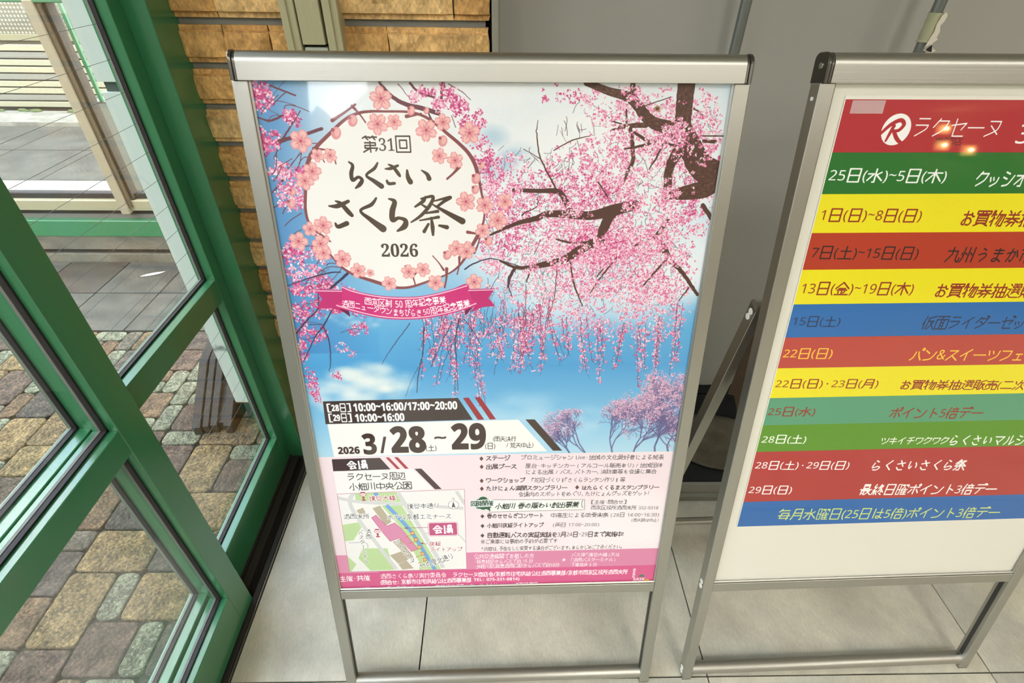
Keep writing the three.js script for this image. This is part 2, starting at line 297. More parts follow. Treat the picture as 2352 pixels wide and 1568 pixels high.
{ // the street seen through that screen
  const s = struct('street'), far = std(0x66655c, 0.85, { map: slabTex }), pale = std(0xb8b8ae, 0.8, { map: slabTex }), moss = std(0x55613a, 1), cream = std(0xa8a488, 0.7), dark = std(0x4a4536, 0.8);
  part(s, 'white_kerb', metres(box(-9, -0.7, -0.02, 0.002, -3.16, -2.9), 2), pale); let n = 0;
  for (let i = 0; i < 9; i++) for (let j = 0; j < 2; j++) { part(s, n ? `slab_${String(n).padStart(3, '0')}` : 'slab', metres(box(-1.7 - 0.56 * (i + 1) + 0.004, -1.7 - 0.56 * i - 0.004, -0.03, 0, -3.168 - 0.56 * (j + 1) + 0.004, -3.168 - 0.56 * j - 0.004), 1, hash(n, 1, 1)), far); n++; }
  part(s, 'green_post', box(-1.842, -1.826, 0.585, 1.1, -2.61, -2.595, 0.003), M.green); part(s, 'grey_box', box(-1.875, -1.74, 0, 0.585, -2.72, -2.6, 0.004), std(0x8c8d80, 0.6)); part(s, 'grey_box_lid', box(-1.88, -1.735, 0.585, 0.592, -2.725, -2.595, 0.002), pale);
  part(s, 'near_slab', metres(box(-9, -0.7, -0.03, 0, -2.89, -2.4), 1), far);
  part(s, 'stone_kerb', metres(box(-12, -0.7, -0.02, 0.03, -4.62, -4.3, 0.004), 2), pale);
  const mg = []; for (let i = 0; i < 90; i++) { const g = new THREE.IcosahedronGeometry(range(0.012, 0.03), 0); g.scale(1.6, 0.6, 1); g.translate(range(-6, -2), 0.035, -4.6 + range(-0.02, 0.02)); mg.push(g); }
  const mm = part(s, 'moss', mergeGeometries(mg), moss); mm.userData.kind = 'stuff';
  part(s, 'slat_backing', box(-12, -0.7, 0, 0.52, -4.85, -4.74), dark);
  for (let i = 0; i < 9; i++) { const g = box(-12, -0.7, 0.035 + i * 0.052, 0.035 + i * 0.052 + 0.042, -4.745, -4.71, 0.004); part(s, i ? `slat_00${i}` : 'slat', g, i % 3 === 1 ? pale : cream); }
  const holes = tex(64, (u, v) => { const d = Math.hypot(((u * 4) % 1) - 0.5, ((v * 4) % 1) - 0.5); return d < 0.28 ? [0.9, 0.9, 0.82] : [0.62, 0.6, 0.5]; });
  part(s, 'perforated_screen', metres(box(-12, -0.7, 0.55, 1.3, -4.8, -4.76), 9), std(0xb0b0b0, 0.7, { map: holes })); part(s, 'screen_rail', box(-12, -0.7, 0.52, 0.56, -4.8, -4.73), std(0x8b8769, 0.7));
}
{ // marble-patterned board on a ribbed foot, just outside the door
  const b = thing('sign_board', 'tall white marble-patterned board standing outside behind the green-framed glass', 'sign board', [-0.73, 0, -1.175]);
  part(b, 'lower_panel', metres(box(-0.078, 0.09, 0.083, 0.955, 0, 0.02, 0.001), 1.3, 0.2, 0.1), marble); part(b, 'upper_panel', metres(box(-0.078, 0.09, 0.974, 1.9, 0, 0.02, 0.001), 1.3, 0.65, 0.4), marble);
  part(b, 'joint_strip', box(-0.07, 0.09, 0.955, 0.974, 0, 0.012), std(0x3c403f, 0.6)); part(b, 'rust_edge', box(-0.078, 0.09, 0.0795, 0.0835, 0.001, 0.0185), std(0x9a6230, 0.9), null, 'rusty bottom edge');
  part(b, 'core', box(-0.07, 0.085, 0.0, 1.85, -0.03, 0), std(0x3a3b38, 0.8));
  const f = thing('board_foot', 'dark ribbed wedge-shaped foot standing on the brick-coloured pavers outside', 'foot', [-0.87, 0, -1.1]), mat = std(0x211f1a, 0.65);
  const wedge = (x0, x1, q, top) => { const s = new THREE.Shape(); s.moveTo(-q, 0); s.lineTo(-q, 0.03); s.lineTo(-0.15 - q, top - 0.02); s.quadraticCurveTo(-0.18 - q, top, -0.24, top); s.lineTo(-0.3, 0); s.closePath(); const g = new THREE.ExtrudeGeometry(s, { depth: x1 - x0, bevelEnabled: true, bevelSize: 0.0015, bevelThickness: 0.0015, bevelSegments: 1, curveSegments: 6 }); g.rotateY(-Math.PI / 2); g.translate(x1, 0, 0); return g; };
  part(f, 'body', wedge(-0.055, 0.05, 0.022, 0.165), mat);
  [[-0.063, -0.04, 0], [-0.034, -0.018, 0.006], [-0.012, 0.006, 0.01], [0.028, 0.05, 0.008]].forEach(([a, c, q], i) => { part(f, i ? `rib_00${i}` : 'rib', wedge(a, c, q, 0.18), mat); });
}
{ // outside the frame: a roof and houses, both added to hold back sky light
  const r = struct('roof'); part(r, 'added_shade_roof', box(-1.7, -0.56, 2.75, 2.95, -2.25, 0.6), M.ceiling); part(r, 'added_fascia', box(-1.76, -1.7, 2.6, 3.0, -2.25, 0.62), M.green);
  part(r, 'added_roof_post', box(-1.75, -1.65, 0, 2.75, 0.4, 0.5, 0.004), M.green);  // whole roof is added, sized for how much sky reaches pavers and sills
  const h = thing('added_houses', 'unseen row of pale houses added far across the street to cut the sky light', 'building', [-10, 0, -1]); part(h, 'wall', box(-2, 2, 0, 4.6, -7, 7), std(0xb9b2a2, 0.9)); part(h, 'roof', box(-2.2, 2.2, 4.6, 4.9, -7.2, 7.2), std(0x5a544c, 0.9));
}
{ // outside the frame, what the poster covers mirror: the house next door and a sloping awning
  const h = thing('neighbour_house', 'grey house across the street, seen only mirrored in the poster', 'building', [-3.2, 0, 4.6]); part(h, 'wall', box(-1.7, 1.74, 0, 3.2, -1.6, -1.3), std(0x6f6c64, 0.9)); part(h, 'roof', box(-1.8, 1.78, 3.2, 3.35, -1.66, -1.24), std(0x4b4742, 0.9));
  const q = thing('gabled_house', 'dark gabled house beyond the street, its roofline mirrored in the poster', 'building', [0, 0, 6]), line = [[-3.6, 1.55], [-2.48, 2.47], [-2.18, 2.72], [-2.01, 2.55], [-1.97, 2.57], [-1.44, 3.03], [-0.8, 3.58]], sh = new THREE.Shape();
  sh.moveTo(-3.6, 0); line.forEach(([x, y]) => sh.lineTo(x, y)); sh.lineTo(-0.8, 0); sh.closePath(); part(q, 'gable_wall', new THREE.ExtrudeGeometry(sh, { depth: 0.4, bevelEnabled: false }), std(0x5a5048, 0.9));
  [[0, 2, 0], [2, 3, 0], [4, 6, 0], [4, 6, 1], [0, 2, 1]].forEach(([i, j, k], n) => { const [x0, y0] = line[i], [x1, y1] = line[j], len = Math.hypot(x1 - x0, y1 - y0), b = box(0, len, -0.05, -0.015, -0.03, 0.42); b.rotateZ(Math.atan2(y1 - y0, x1 - x0)); part(q, n ? `barge_board_00${n}` : 'barge_board', b, std(0xf4f4f0, 0.6), [x0 + 0.05 * k, y0 - 0.085 * k, 0]); });
  const a = thing('awning', 'sloping green awning above the shop door, seen only mirrored', 'awning', [-0.71, 2.1, 4]); const g = box(0, 0.8, -0.012, 0.012, -1, 1); g.rotateZ(Math.PI + 0.75); part(a, 'sheet', g, M.green); part(a, 'front_bar', new THREE.CylinderGeometry(0.015, 0.015, 2, 10).rotateX(Math.PI / 2).translate(-0.585, -0.545, 0), M.alu);
}

// ---------------------------------------------------------------- what is printed on the two posters (millimetres from the middle and the top of the opening)
const LINES_A = [
  ['第31回',-165,68.8,-104.6,68.7,19.3,'s'],
  ['2026',-154.8,201.4,-104.7,201.6,17.7,'S'],
  ['西京区制',-184.3,274.1,-146.4,277.9,10.5,'w'],
  ['50',-142.5,278.6,-131.6,278.7,10.1,'w'],
  ['周年記念事業',-128.7,278.9,-71,272.8,10.5,'w'],
  ['洛西ニュータウン',-216,277,-147.4,289.8,10.6,'w'],
  ['まちびらき',-146.5,291.1,-105.9,292.2,10.7,'w'],
  ['50周年記念事業',-104.2,291.6,-37.5,277.7,10.6,'w'],
  ['【28日】',-260.4,446,-223.4,445.6,14.5,'i'],
  ['10:00~16:00/17:00~20:00',-220.5,445.1,-61.6,443.6,14,'i'],
  ['【29日】',-260.1,463.7,-224.4,463.6,14.8,'i'],
  ['10:00~16:00',-220.1,463.6,-143.8,463.1,13.8,'i'],
  ['2026',-253.8,523.8,-219.3,523.4,13,'I'],
  ['3',-213.6,512.4,-191.4,512.1,37.5,'I'],
  ['/',-186.1,514.8,-176.1,515,30.1,'I'],
  ['28',-169.7,505.5,-113.1,505.5,47.5,'I'],
  ['(土)',-115.2,522.2,-97.2,522,11.4,'k'],
  ['~',-100.7,504.4,-80.7,504.2,16,'I'],
  ['29',-73.9,501.4,-18,501.4,46.7,'I'],
  ['(日)',-20.5,520.2,-3.6,520,11.4,'k'],
  ['(雨天決行',-7.5,506.9,29.6,507.1,9.7,'k'],
  ['/ 荒天中止)',13.7,519.5,57.3,519.5,9.8,'k'],
  ['会場',-243.7,553,-209.2,551.8,16.1,'W'],
  ['ラクセーヌ周辺',-245.7,576.5,-150.8,575.9,14.5,'d'],
  ['小畑川中央公園',-244.9,596.2,-142,595.5,14.8,'d'],
  ['境谷大橋',-214.9,620.8,-170.8,620.8,10.5,'r'],
  ['境谷本通り',-153.5,639.3,-98.2,639,10.7,'m'],
  ['洛西支所',-261.7,659,-217.8,659.2,10.9,'m'],
  ['ホテル京都エミナース',-189.1,662.6,-79.6,662.5,11.4,'m'],
  ['会場',-113.8,691.5,-77.7,690.9,18,'W'],
  ['夜桜',-121.7,723.9,-100.3,723.9,10.2,'r'],
  ['ライトアップ',-120.8,737,-63.4,737.8,10.3,'r'],
  ['竹の里北通り',-140.1,776.9,-79.8,752.4,13.9,'m'],
  ['N',-77,625.5,-73.3,625.5,5.1,'m'],
  ['洛',-228.1,693.3,-218.9,693.5,11.2,'m'],
  ['西',-228.9,704.5,-219.7,704.8,11.3,'m'],
  ['バ',-241.5,694.5,-232.7,694.7,9.9,'m'],
  ['ス',-241.2,705.3,-232.3,705.6,10,'m'],
  ['タ',-240.9,716.3,-232,716.5,10.1,'m'],
  ['ー',-240.6,727.3,-231.6,727.6,10.2,'v'],
  ['ミ',-240.3,738.5,-231.3,738.8,10.3,'m'],
  ['ナ',-240,749.8,-230.9,750.1,10.4,'m'],
  ['ル',-239.6,761.2,-230.5,761.5,10.5,'m'],
  ['ラ',-180.6,720.8,-171.4,721.1,12,'m'],
  ['ク',-175,730.9,-165.8,731.2,12.1,'m'],
  ['セ',-169.4,741.1,-160.1,741.4,12.2,'m'],
  ['ー',-163.7,751.5,-154.4,751.8,12.3,'v'],
  ['ヌ',-158,761.9,-148.6,762.2,12.4,'m'],
  ['ステージ',-19.6,544,19.8,544.1,9.5,'B'],
  ['プロミュージシャン Live・地域の文化愛好者による発表',37,543.4,272.3,547.5,9.2,'n'],
  ['出展ブース',-19.4,560.4,31.2,561.1,9.6,'B'],
  ['屋台・キッチンカー ( アルコール販売あり) / 地域団体',44.8,560.1,272,563.6,8.9,'n'],
  ['による出展 / バス、パトカー、消防車等も会場に集合',45,572.7,263.4,576,9,'n'],
  ['ワークショップ',-20.3,588.2,45.2,589,9.9,'B'],
  ['『花冠づくり』『さくらランタン作り』 等',54.4,589.4,212.3,591.8,9.2,'n'],
  ['たけにょん満開スタンプラリー',-20.1,604.7,116.1,606.3,9.7,'B'],
  ['はたらくくるまスタンプラリー',139.5,607.1,272.1,609,9,'B'],
  ['会場内のスポットをめぐり、たけにょんグッズをゲット!',34,618.4,256.2,621.4,9.8,'n'],
  ['同時開催',-46.3,637.1,-8.1,635.5,10.9,'g'],
  ['小畑川 春の賑わい創出事業',-5,643.1,137.6,642.7,11.6,'x'],
  ['【主催・問合せ】',157.9,638,219.1,639.2,8.8,'n'],
  ['西京区役所洛西支所 332-9318',158.7,650.1,275.8,653.1,8.9,'n'],
  ['春のせせらぎコンサート',-19.4,663.9,78.2,665.1,10.2,'B'],
  ['中高生による吹奏楽祭（28日 14:00~16:30）',90.2,665,283.3,668.4,9.9,'n'],
  ['（雨天時は中止）',228.7,679.8,282.4,680.8,7.5,'n'],
  ['小畑川夜桜ライトアップ',-19.7,685.1,78.8,686.1,10,'B'],
  ['（両日 17:00~20:00）',90.9,686.5,179.9,688.1,9.2,'n'],
  ['自動運転バスの実証実験を3月24日~29日まで実施中!',-20.1,706.9,221,710.8,11.5,'B'],
  ['◆',-30.2,544.4,-23,544.5,9.1,'o'],
  ['◆',-30.1,560.5,-22.9,560.7,9.2,'o'],
  ['◆',-30.7,589,-23.4,589.1,9.5,'o'],
  ['◆',-30.7,605.2,-23.3,605.4,9.6,'o'],
  ['◆',128.7,606.1,136.1,606.2,9.7,'o'],
  ['◆',-31,664.2,-23.4,664.4,9.4,'q'],
  ['◆',-31.2,685.6,-23.6,685.8,9.5,'q'],
  ['◆',-31.8,707.4,-24.1,707.6,9.7,'q'],
  ['※ご乗車には事前の予約が必要です',-31.6,721.6,104.5,723,9.9,'n'],
  ['＊内容は、予告なしに変更する場合がございます。あらかじめご了承ください。',-31.1,738.5,222.1,740.6,9.6,'n'],
  ['公共交通機関でお越しの方',-43.8,756.1,63.5,757.2,11.1,'p'],
  ['・阪急桂駅からバスで約 15 分',-44.1,768.3,62.1,769.6,9.4,'p'],
  ['・JR桂川駅,阪急洛西口駅からバスで約10分',-44.4,779.7,110.2,780.6,9.9,'p'],
  ['▶',115.5,768.8,121.4,769,8.1,'p'],
  ['バス停「境谷大橋」又は',130,757,218.2,758.8,8.9,'p'],
  ['「洛西バスターミナル」',129.5,769.5,211.9,770.7,9,'p'],
  ['下車徒歩 3 分',130.9,781.5,178.5,782.1,9.1,'p'],
  ['主催・共催',-286.8,802.2,-232.1,801.3,13.3,'P'],
  ['洛西さくら祭り実行委員会',-213.4,798.8,-94.7,798.8,11.8,'p'],
  ['ラクセーヌ商店会/京都市住宅供給公社洛西事業部/京都市西京区役所洛西支所',-83.2,799.2,236.8,801.8,11.1,'P'],
  ['(問合せ：京都市住宅供給公社洛西事業部',-214.8,813.8,-49.6,813,11.1,'P'],
  ['TEL：075-331-0814)',-45.5,812.7,38.2,813.2,9.6,'P'],
  ['協賛',-254,830.9,-234.7,831.1,12.9,'P'],
  ['ホテル京都エミナース / 京都銀行洛西支店 / 株式会社 ZDU / 洛西郵便局',-213.4,829.5,72.2,828.8,11.3,'P'],
  ['SAIK',248,821.6,270.2,821.9,6.6,'P'],
];
const LINES_B = [
  ['ラクセーヌ',-175.4,46.8,-62,47.5,22.8,'l'],
  ['専門店',-143.2,62.7,-106.8,62.7,8.6,'t'],
  ['3',-40.7,53.9,-21.9,54.3,23.1,'w'],
  ['25日(水)~5日(木)',-265.7,102.6,-111.1,104.4,16.5,'w'],
  ['クッシオ',-72.7,107.5,-2.8,108.2,19.9,'w'],
  ['1日(日)~8日(日)',-263.9,152.4,-126.2,154.2,16.7,'R'],
  ['お買物券抽',-73.6,157.2,30,159,20.4,'R'],
  ['7日(土)~15日(日)',-262.9,202.1,-112.7,204.7,17.4,'N'],
  ['九州うまか市',-73.7,206.6,51.6,209,20.8,'N'],
  ['13日(金)~19日(木)',-264.6,253,-101.8,255.5,18.5,'R'],
  ['お買物券抽選販',-71.9,258,76.2,260.6,20.3,'R'],
  ['15日(土)',-264.7,302.7,-193.1,303.8,15.8,'V'],
  ['仮面ライダーゼッ',-71.6,307.5,85.5,309.8,20.3,'V'],
  ['22日(日)',-265.8,353.9,-190.4,355.2,16.8,'y'],
  ['パン&スイーツフェ',-72.2,358.9,109.4,363.2,21,'y'],
  ['22日(日)・23日(月)',-265.8,404.8,-104.2,408.1,15.5,'R'],
  ['お買物券抽選販売(二次',-71.2,410.5,131.4,415.3,16.4,'R'],
  ['25日(水)',-266.5,454.5,-189.9,456.3,16.4,'R'],
  ['ポイント5倍デー',-70,461.6,84.3,465.2,20.4,'R'],
  ['28日(土)',-264.9,506.4,-191,508.4,16,'w'],
  ['ツキイチワクワク',-67.6,514.9,47.6,517.4,15,'w'],
  ['らくさいマルシ',47.4,516.7,179.7,520.3,20.4,'w'],
  ['28日(土)・29日(日)',-264.6,558.5,-104.5,563.4,16.9,'w'],
  ['らくさいさくら祭',-68.6,564.4,97.4,568.1,22,'w'],
  ['29日(日)',-265,610,-189.4,612.6,17.8,'w'],
  ['最終日曜ポイント3倍デー',-71.3,615.8,173.2,622.5,22.5,'w'],
  ['毎月水曜日(25日は5倍)ポイント3倍デー',-201.5,666.7,201.8,676.1,24.4,'Y'],
];
const SHAPES = {
ribbon: [[-212.7,251.2], [-199.9,257.4], [-177.3,263.3], [-154.2,267], [-130.8,268.2], [-107.2,267.3], [-81.3,262.3], [-59.5,256.3], [-40.6,250.2], [-36.3,268.9], [-28.6,280.9], [-48.8,288.9], [-73.1,295.5], [-103.4,300.9], [-133.5,302.3], [-163.2,299.9], [-188.5,294.1], [-207.5,288.2], [-224.5,282.2], [-215.4,272.8]],
tailL: [[-251,256.5], [-213.5,257.3], [-213.9,272.8], [-222.6,283.2], [-213.7,290.7], [-230.6,284.2], [-251.2,284.1], [-242.3,270.1]],
tailR: [[-39.5,257.4], [-2.1,256.6], [-11.9,271.1], [-2.3,282.4], [-20.7,284.4], [-36.9,292.2], [-30.2,280.9], [-36.3,268.9]],
foldL: [[-222.6,283.2], [-207.6,288.7], [-207,297.2]],
foldR: [[-44.8,288.9], [-30.2,280.9], [-45,296.4]],
band: [[-264.5,434.2], [-60.1,431.1], [-38.5,470.5], [-265.9,474.7]],
s1: [[-52.5,431.3], [-43.9,430.6], [-20.8,470.3], [-30.7,470.7]],
s2: [[-34.6,430.8], [-26,430.4], [-2.5,470.1], [-12,470.5]],
white1: [[-263.2,474.5], [32.7,471.6], [79.7,532.1], [-261.4,536.3]],
bdiag: [[43.6,471.4], [58,471.6], [104,531.4], [89.1,531.1]],
venue: [[-265.4,540.8], [-188.9,539.5], [-174.2,562.4], [-266.2,564.4]],
v1: [[-179.8,539.1], [-174.5,539], [-158.4,562.1], [-164,562]],
v2: [[-166.1,538.9], [-160.5,538.9], [-144.8,561.6], [-150.5,561.9]],
white2: [[-266.2,564.4], [-139.5,562.2], [-108,604.6], [-266.1,609.5]],
vdiag: [[-135.5,562.2], [-124.2,562.1], [-93.6,604.3], [-104.7,604.6]],
map: [[-266,610.6], [-56,605.8], [-57.8,785.2], [-266.6,785.7]],
pinkTop: [[-307.5,537], [295.5,535.6]],
pinkBand: [[-55.8,746], [288.9,748.1]],
pinkDark: [[-57.1,787], [288.9,790.2]],
pinkBandL: [[-289.3,747.3], [-264,746.9]],
pinkDarkL: [[-287.7,788.6], [-261.6,785.1]],
mGreens1: [[-236.7,609.8], [-168.5,609], [-161.6,630.1], [-191.8,628.8], [-237.6,624.4]],
mGreens2: [[-195.8,636.5], [-161.7,637.4], [-103.9,784.9], [-142.4,784.9], [-141.1,766.7], [-168.1,684.9]],
mGreens3: [[-265.6,676.6], [-238.1,671.8], [-233.9,683], [-251.2,711.8], [-266.9,713.7]],
mGreens4: [[-268.9,743.7], [-252.5,768], [-263.4,785.1], [-266.6,785.4]],
mGreens5: [[-237.8,730.7], [-194.6,732], [-187.7,783.4], [-229.5,783.7], [-247.4,753.8]],
river0: [[-203.9,609.6], [-198.3,619.1]],
river: [[-187.4,635.9], [-168.2,664.9], [-148.6,698.9], [-130.8,743.3], [-114.7,785]],
road1: [[-266.5,618.5], [-228.2,628.5], [-159,634.9], [-59,646]],
road2: [[-240,610.2], [-243.7,647.7], [-183.2,782.3]],
road3: [[-166.2,610.5], [-129.8,699.4], [-99.3,781.4]],
road4: [[-69.4,609.6], [-56.2,637.5]],
road5: [[-128,699.5], [-78,698.6], [-57.1,722.1]],
road6: [[-260.4,717.3], [-231.3,718.2], [-228.2,729.8]],
bld1: [[-211.4,642.1], [-198.3,636.5], [-182,672.3], [-192.9,680.2]],
bld2: [[-238.4,645.7], [-227,640.2], [-223.7,651.5], [-234.5,654.9]],
bld3: [[-184.2,717.2], [-170.6,710.8], [-150.4,754.5], [-159.9,757]],
bld4: [[-191.7,748.5], [-170.8,739.7], [-159.7,759], [-178.5,769.4]],
bld5: [[-178.6,770.4], [-163.8,761.2], [-152.3,780.9], [-172.6,783.1]],
site: [[-215.2,662.6], [-207,656.9], [-191.6,681.3], [-177.1,674.6], [-167.9,686], [-142.1,734.7], [-153.4,740.9], [-171.8,709.1], [-188.3,716], [-198.3,697.5]],
stops: [[-223.9,615.3], [-208.3,695.4]],
lamps: [[-148.6,698.9], [-143.7,713.8], [-138.8,731.3], [-134.5,746.7], [-131,761.1]],
arrow1: [[-120.3,686.2], [-162.3,686.8]],
arrow2: [[-125.2,724], [-137.2,721.4]],
vbox: [[-119.8,676.4], [-70.6,675.9], [-71,705.2], [-120.6,705.4]],
compass: [[-75.5,638.3], [-66.8,638.5]],
box: [[-10.3,629.1], [146.5,632.4], [147.8,654.1], [-15.4,655.3]],
cloud: [[-25.3,636.7], [-8.9,637.1]],
rakuV: [[248.7,794.2], [250.4,817.5]],
dotG: [[263.4,815.5]],
dotY: [[273.9,824.1]],
disc: [[-245.6,110.6], [-15.9,110.4], [-127.8,30]],
discbot: [[-129.6,253.3]],
};
const BRUSH = [
 [[-183.8,89.7,1.1],[-179.5,94,2.5],[-182.4,103.6,3.3],[-181.5,111.5,2.9],[-173.9,107.9,2.2],[-169.7,111.4,2.9],[-173,116.8,3.3],[-179.1,121.6,1.1]],
 [[-148,90.5,1.1],[-152.8,97.4,2.5],[-163.6,105.6,1.8],[-155.3,112.3,3.3],[-145.9,119.1,4.4]],
 [[-139.3,97.9,0.9],[-132.1,97.4,2.5],[-123.1,93.9,1.8]],
 [[-134.9,92.6,0.9],[-129.2,95.7,2.5],[-123.5,103.5,2.9],[-121.6,106.6,1.8]],
 [[-138.5,112.3,1.8],[-136.4,115.8,2.6],[-129.1,115.5,2.2]],
 [[-112,99.6,1.5],[-111.5,107.9,3.6],[-108.8,113.7,4.4]],
 [[-93.8,99.6,0.9],[-87.2,104.3,2.9],[-84.8,109.6,4]],
 [[-215.8,143.8,1.1],[-204.8,143.8,3.7],[-190.2,137.8,2.6]],
 [[-206.7,137.4,0.9],[-199.8,141,3.3],[-191.8,151.2,4.1],[-187.7,155.8,3]],
 [[-210.4,166,1.5],[-207.3,170.4,3.4],[-195.5,166.1,4.1]],
 [[-154.1,133.8,1.5],[-161.1,142,3],[-175.8,149.9,2.2],[-164,161.4,4.1],[-149.2,173.2,6.4]],
 [[-138.2,134.7,1.1],[-131.1,138.4,3.7],[-134.9,150.3,4.9],[-135.5,161.5,4.5],[-127.2,159.3,2.6],[-119,162.5,3.8],[-120.6,170,4.9],[-130.5,176.3,1.5]],
 [[-90.7,131.6,0.9],[-93.9,137.5,3],[-105,144.8,1.5]],
 [[-96.5,134.7,1.5],[-81.5,132,2.6],[-85.8,143,3],[-97.9,155.9,2.6],[-111.7,164.9,1.1]],
 [[-97.8,141.1,1.1],[-90.7,145.7,2.2]],
 [[-79.9,137.5,1.1],[-59.2,132.9,2.6],[-67.8,138.4,2.6],[-76.6,144.8,1.9]],
 [[-82,142.1,1.1],[-69.3,149.5,3],[-54.6,157.9,4.5],[-44.4,163.5,5.7]],
 [[-92,153.1,1.5],[-75.9,150.7,2.6]],
 [[-100.2,162.5,1.1],[-75.4,158.2,2.6]],
 [[-84.9,158.8,1.5],[-84,171,3.4],[-83.9,181.6,1.9]],
 [[-89.1,167.2,1.9],[-95.4,177.1,3]],
 [[-75,169.2,1.9],[-65.1,171.5,3.8]],
];
const BLOOMS = [...[[-137,17.4,12.9],[-143.6,45.8,12.2],[-123.4,43.3,8.7],[-84.9,52.5,12.7],[-64.1,43.4,9.7],[-31.9,55.6,12.8],[-239.4,65.4,13.2],[-221.6,82.1,8],[-206,82.1,8.5],[-230.6,101,11.1],[-241.7,112.4,11.2],[-226.7,168.8,11.6],[-70.5,82.3,9.4],[-50.9,87.8,10],[-38.9,138.4,12.2],[-14.6,143,11.3],[11.8,138.4,10.3],[2.2,162.7,12.4],[-18,176,9.6],[-244.3,173.5,9.4],[-261.8,189.7,12.3],[-233.5,203.4,11.8],[-206.9,212.4,10.6],[-53.4,200.2,10.7],[-39.9,202.2,11.7]], ...[[-207.1,214.4,11.3],[-188.1,230.2,10.5],[-147.7,248.5,10.1],[-119.9,232.2,10],[-100.4,229.1,10],[-84.1,247.9,11.3],[-30.8,247.2,11.4],[-53.4,200.4,9.1],[-40.2,204.3,10.5],[-172.2,233.3,5.4],[-231.3,205.5,10.3],[-233.3,193.1,11.2]]];
const BUDS = [[-173.3,42.2,7],[-195.1,56.2,7.4],[-101.8,30.7,5.6],[-83.5,30.6,4.2],[-65.2,64.9,6.8],[-25.1,109.6,7],[-26.4,123.3,5.9],[-259,126.6,4.7],[-263.2,141,6.4],[-225.5,186.9,5.7],[-17.4,93.8,4.7],[-10.5,190.5,6.8],[-66.4,209,6.8]];
const BOUGHS = [
 [[231.3,-2,15.9],[232.9,34.8,16.2],[223.9,48,14.5]],
 [[231.3,-2,19.4],[233.4,44.7,18.2],[245,68.2,24],[261.6,92.4,28.1],[284.6,106.6,32.3]],
 [[110.5,-1.2,7],[137.4,8,7.9],[166.4,16.5,10.6],[190.3,39.9,11.7],[213,48.1,14.5],[232.1,54.7,20.1]],
 [[166.3,-1.6,5.3],[167,14.1,7.1]],
 [[284.9,108.4,22.8],[275.6,121.1,21],[251.6,126.6,17.2],[221.6,131.2,7.6]],
 [[234.4,71.6,14.8],[222.8,96,10.3],[224.8,126.6,9.5]],
 [[187.3,45.7,5.4],[165.7,46.6,4.5],[146.3,50.8,1.4]],
 [[167.9,49.9,4],[174.9,83.8,4.4],[169.2,101.4,3.4],[166.5,112.1,1.5]],
 [[172.8,54,2.5],[193,64.1,4],[207.4,61.5,4.4],[217.9,58.1,3.7]],
 [[162.8,73.5,1.5],[186.3,69.2,2.9],[202.1,63.2,3.7]],
 [[211.4,64.9,2.6],[228.8,70.8,2.6]],
 [[211.7,66.6,2.2],[204.5,83.8,2.2],[196.8,97.8,1.1]],
 [[23.8,123.9,4.7],[52.8,124.8,4.7],[80,125.7,6],[90.9,137.6,6.4],[99.2,151.5,7.6]],
 [[-7.6,181.8,2.3],[25,167.5,4.6],[53.6,159.9,6.5],[68.7,154.3,7.6],[99.4,155.3,9.6],[126.3,156.3,10.6],[154.6,149.7,13.4],[182.8,143.2,11.5]],
 [[177,143.2,13.4],[154.8,152.5,11.5],[144.8,171.5,11.7],[138.1,187,7.8],[121.3,198.8,7.9],[98.3,210.7,6.7],[86.7,218.3,6]],
 [[79,123.8,1.9],[57.3,85.8,1.5],[51.1,55.3,1.1],[52.5,40.5,0.5]],
 [[57.3,85.8,0.9],[35.2,73.9,0.7]],
 [[73.4,75.5,0.9],[96.5,63.5,1.3],[117.9,58.4,0.7]],
 [[229.6,164,5.9],[219.8,179.5,6.7],[214.6,185.3,5.9]],
 [[220.5,185.3,5.5],[232.9,205.2,5.6],[240.7,219,4.8]],
 [[273.3,143.3,5],[287.7,160.3,5.1]],
 [[277.7,64.7,4.1],[262.8,63.9,3.3]],
 [[287.6,57.9,1.5],[260,57.9,1.5]],
 [[81.5,187.9,1.9],[101.3,192.8,2.7],[122.8,191.9,2.4]],
 [[132.8,113.9,1.5],[145.5,132.1,1.9]],
 [[34.5,156.1,1.9],[38.2,152.4,1.5],[53.3,144.9,1.1],[54.8,132,0.8]],
 [[181.4,24.5,1.1],[214,13.9,0.9]],
 [[244.3,26.6,1.4],[258.2,34.7,0.9]],
 [[145.5,41.7,1.4],[162.1,45.8,1.4]],
 [[160.4,28.6,1.8],[162.9,44.9,2.5]],
 [[5.8,217.3,2.7],[25.2,226.3,3.5],[44.7,226.4,5.1],[69.9,221.5,7.8],[93,215.7,8.9],[113.6,202,10.4],[130.5,194.3,11.6],[141.6,188.5,9.6]],
 [[25.2,226.3,2.7],[17.5,241.4,2.4],[15.6,255.7,1.2]],
 [[47.6,227.4,3.1],[41.1,247.6,1.2]],
 [[100.9,217.7,1.6],[108.6,252.1,2],[122.4,283.8,1.2]],
 [[165,214,1.6],[147.3,238,2],[131.3,264.8,1]],
 [[225.4,194.6,5.8],[235.7,214.3,5.9],[258.2,234.5,4.8],[285.2,267.9,3.7]],
 [[233.9,216.3,2.8],[206.4,252.7,2]],
 [[271.4,257.3,2],[259.9,276.3,1.2]],
 [[83.3,217.6,1],[81.4,268.6,1],[72.5,302.8,0.6]],
 [[41.2,253.8,0.8],[41.1,311.3,0.8]],
 [[146.7,229.9,1.6],[139.5,240,1.6]],
 [[196,192.5,3.9],[188.8,197.4,3.9]],
 [[59.2,188.3,0.8],[52.1,207.6,0.8]],
];
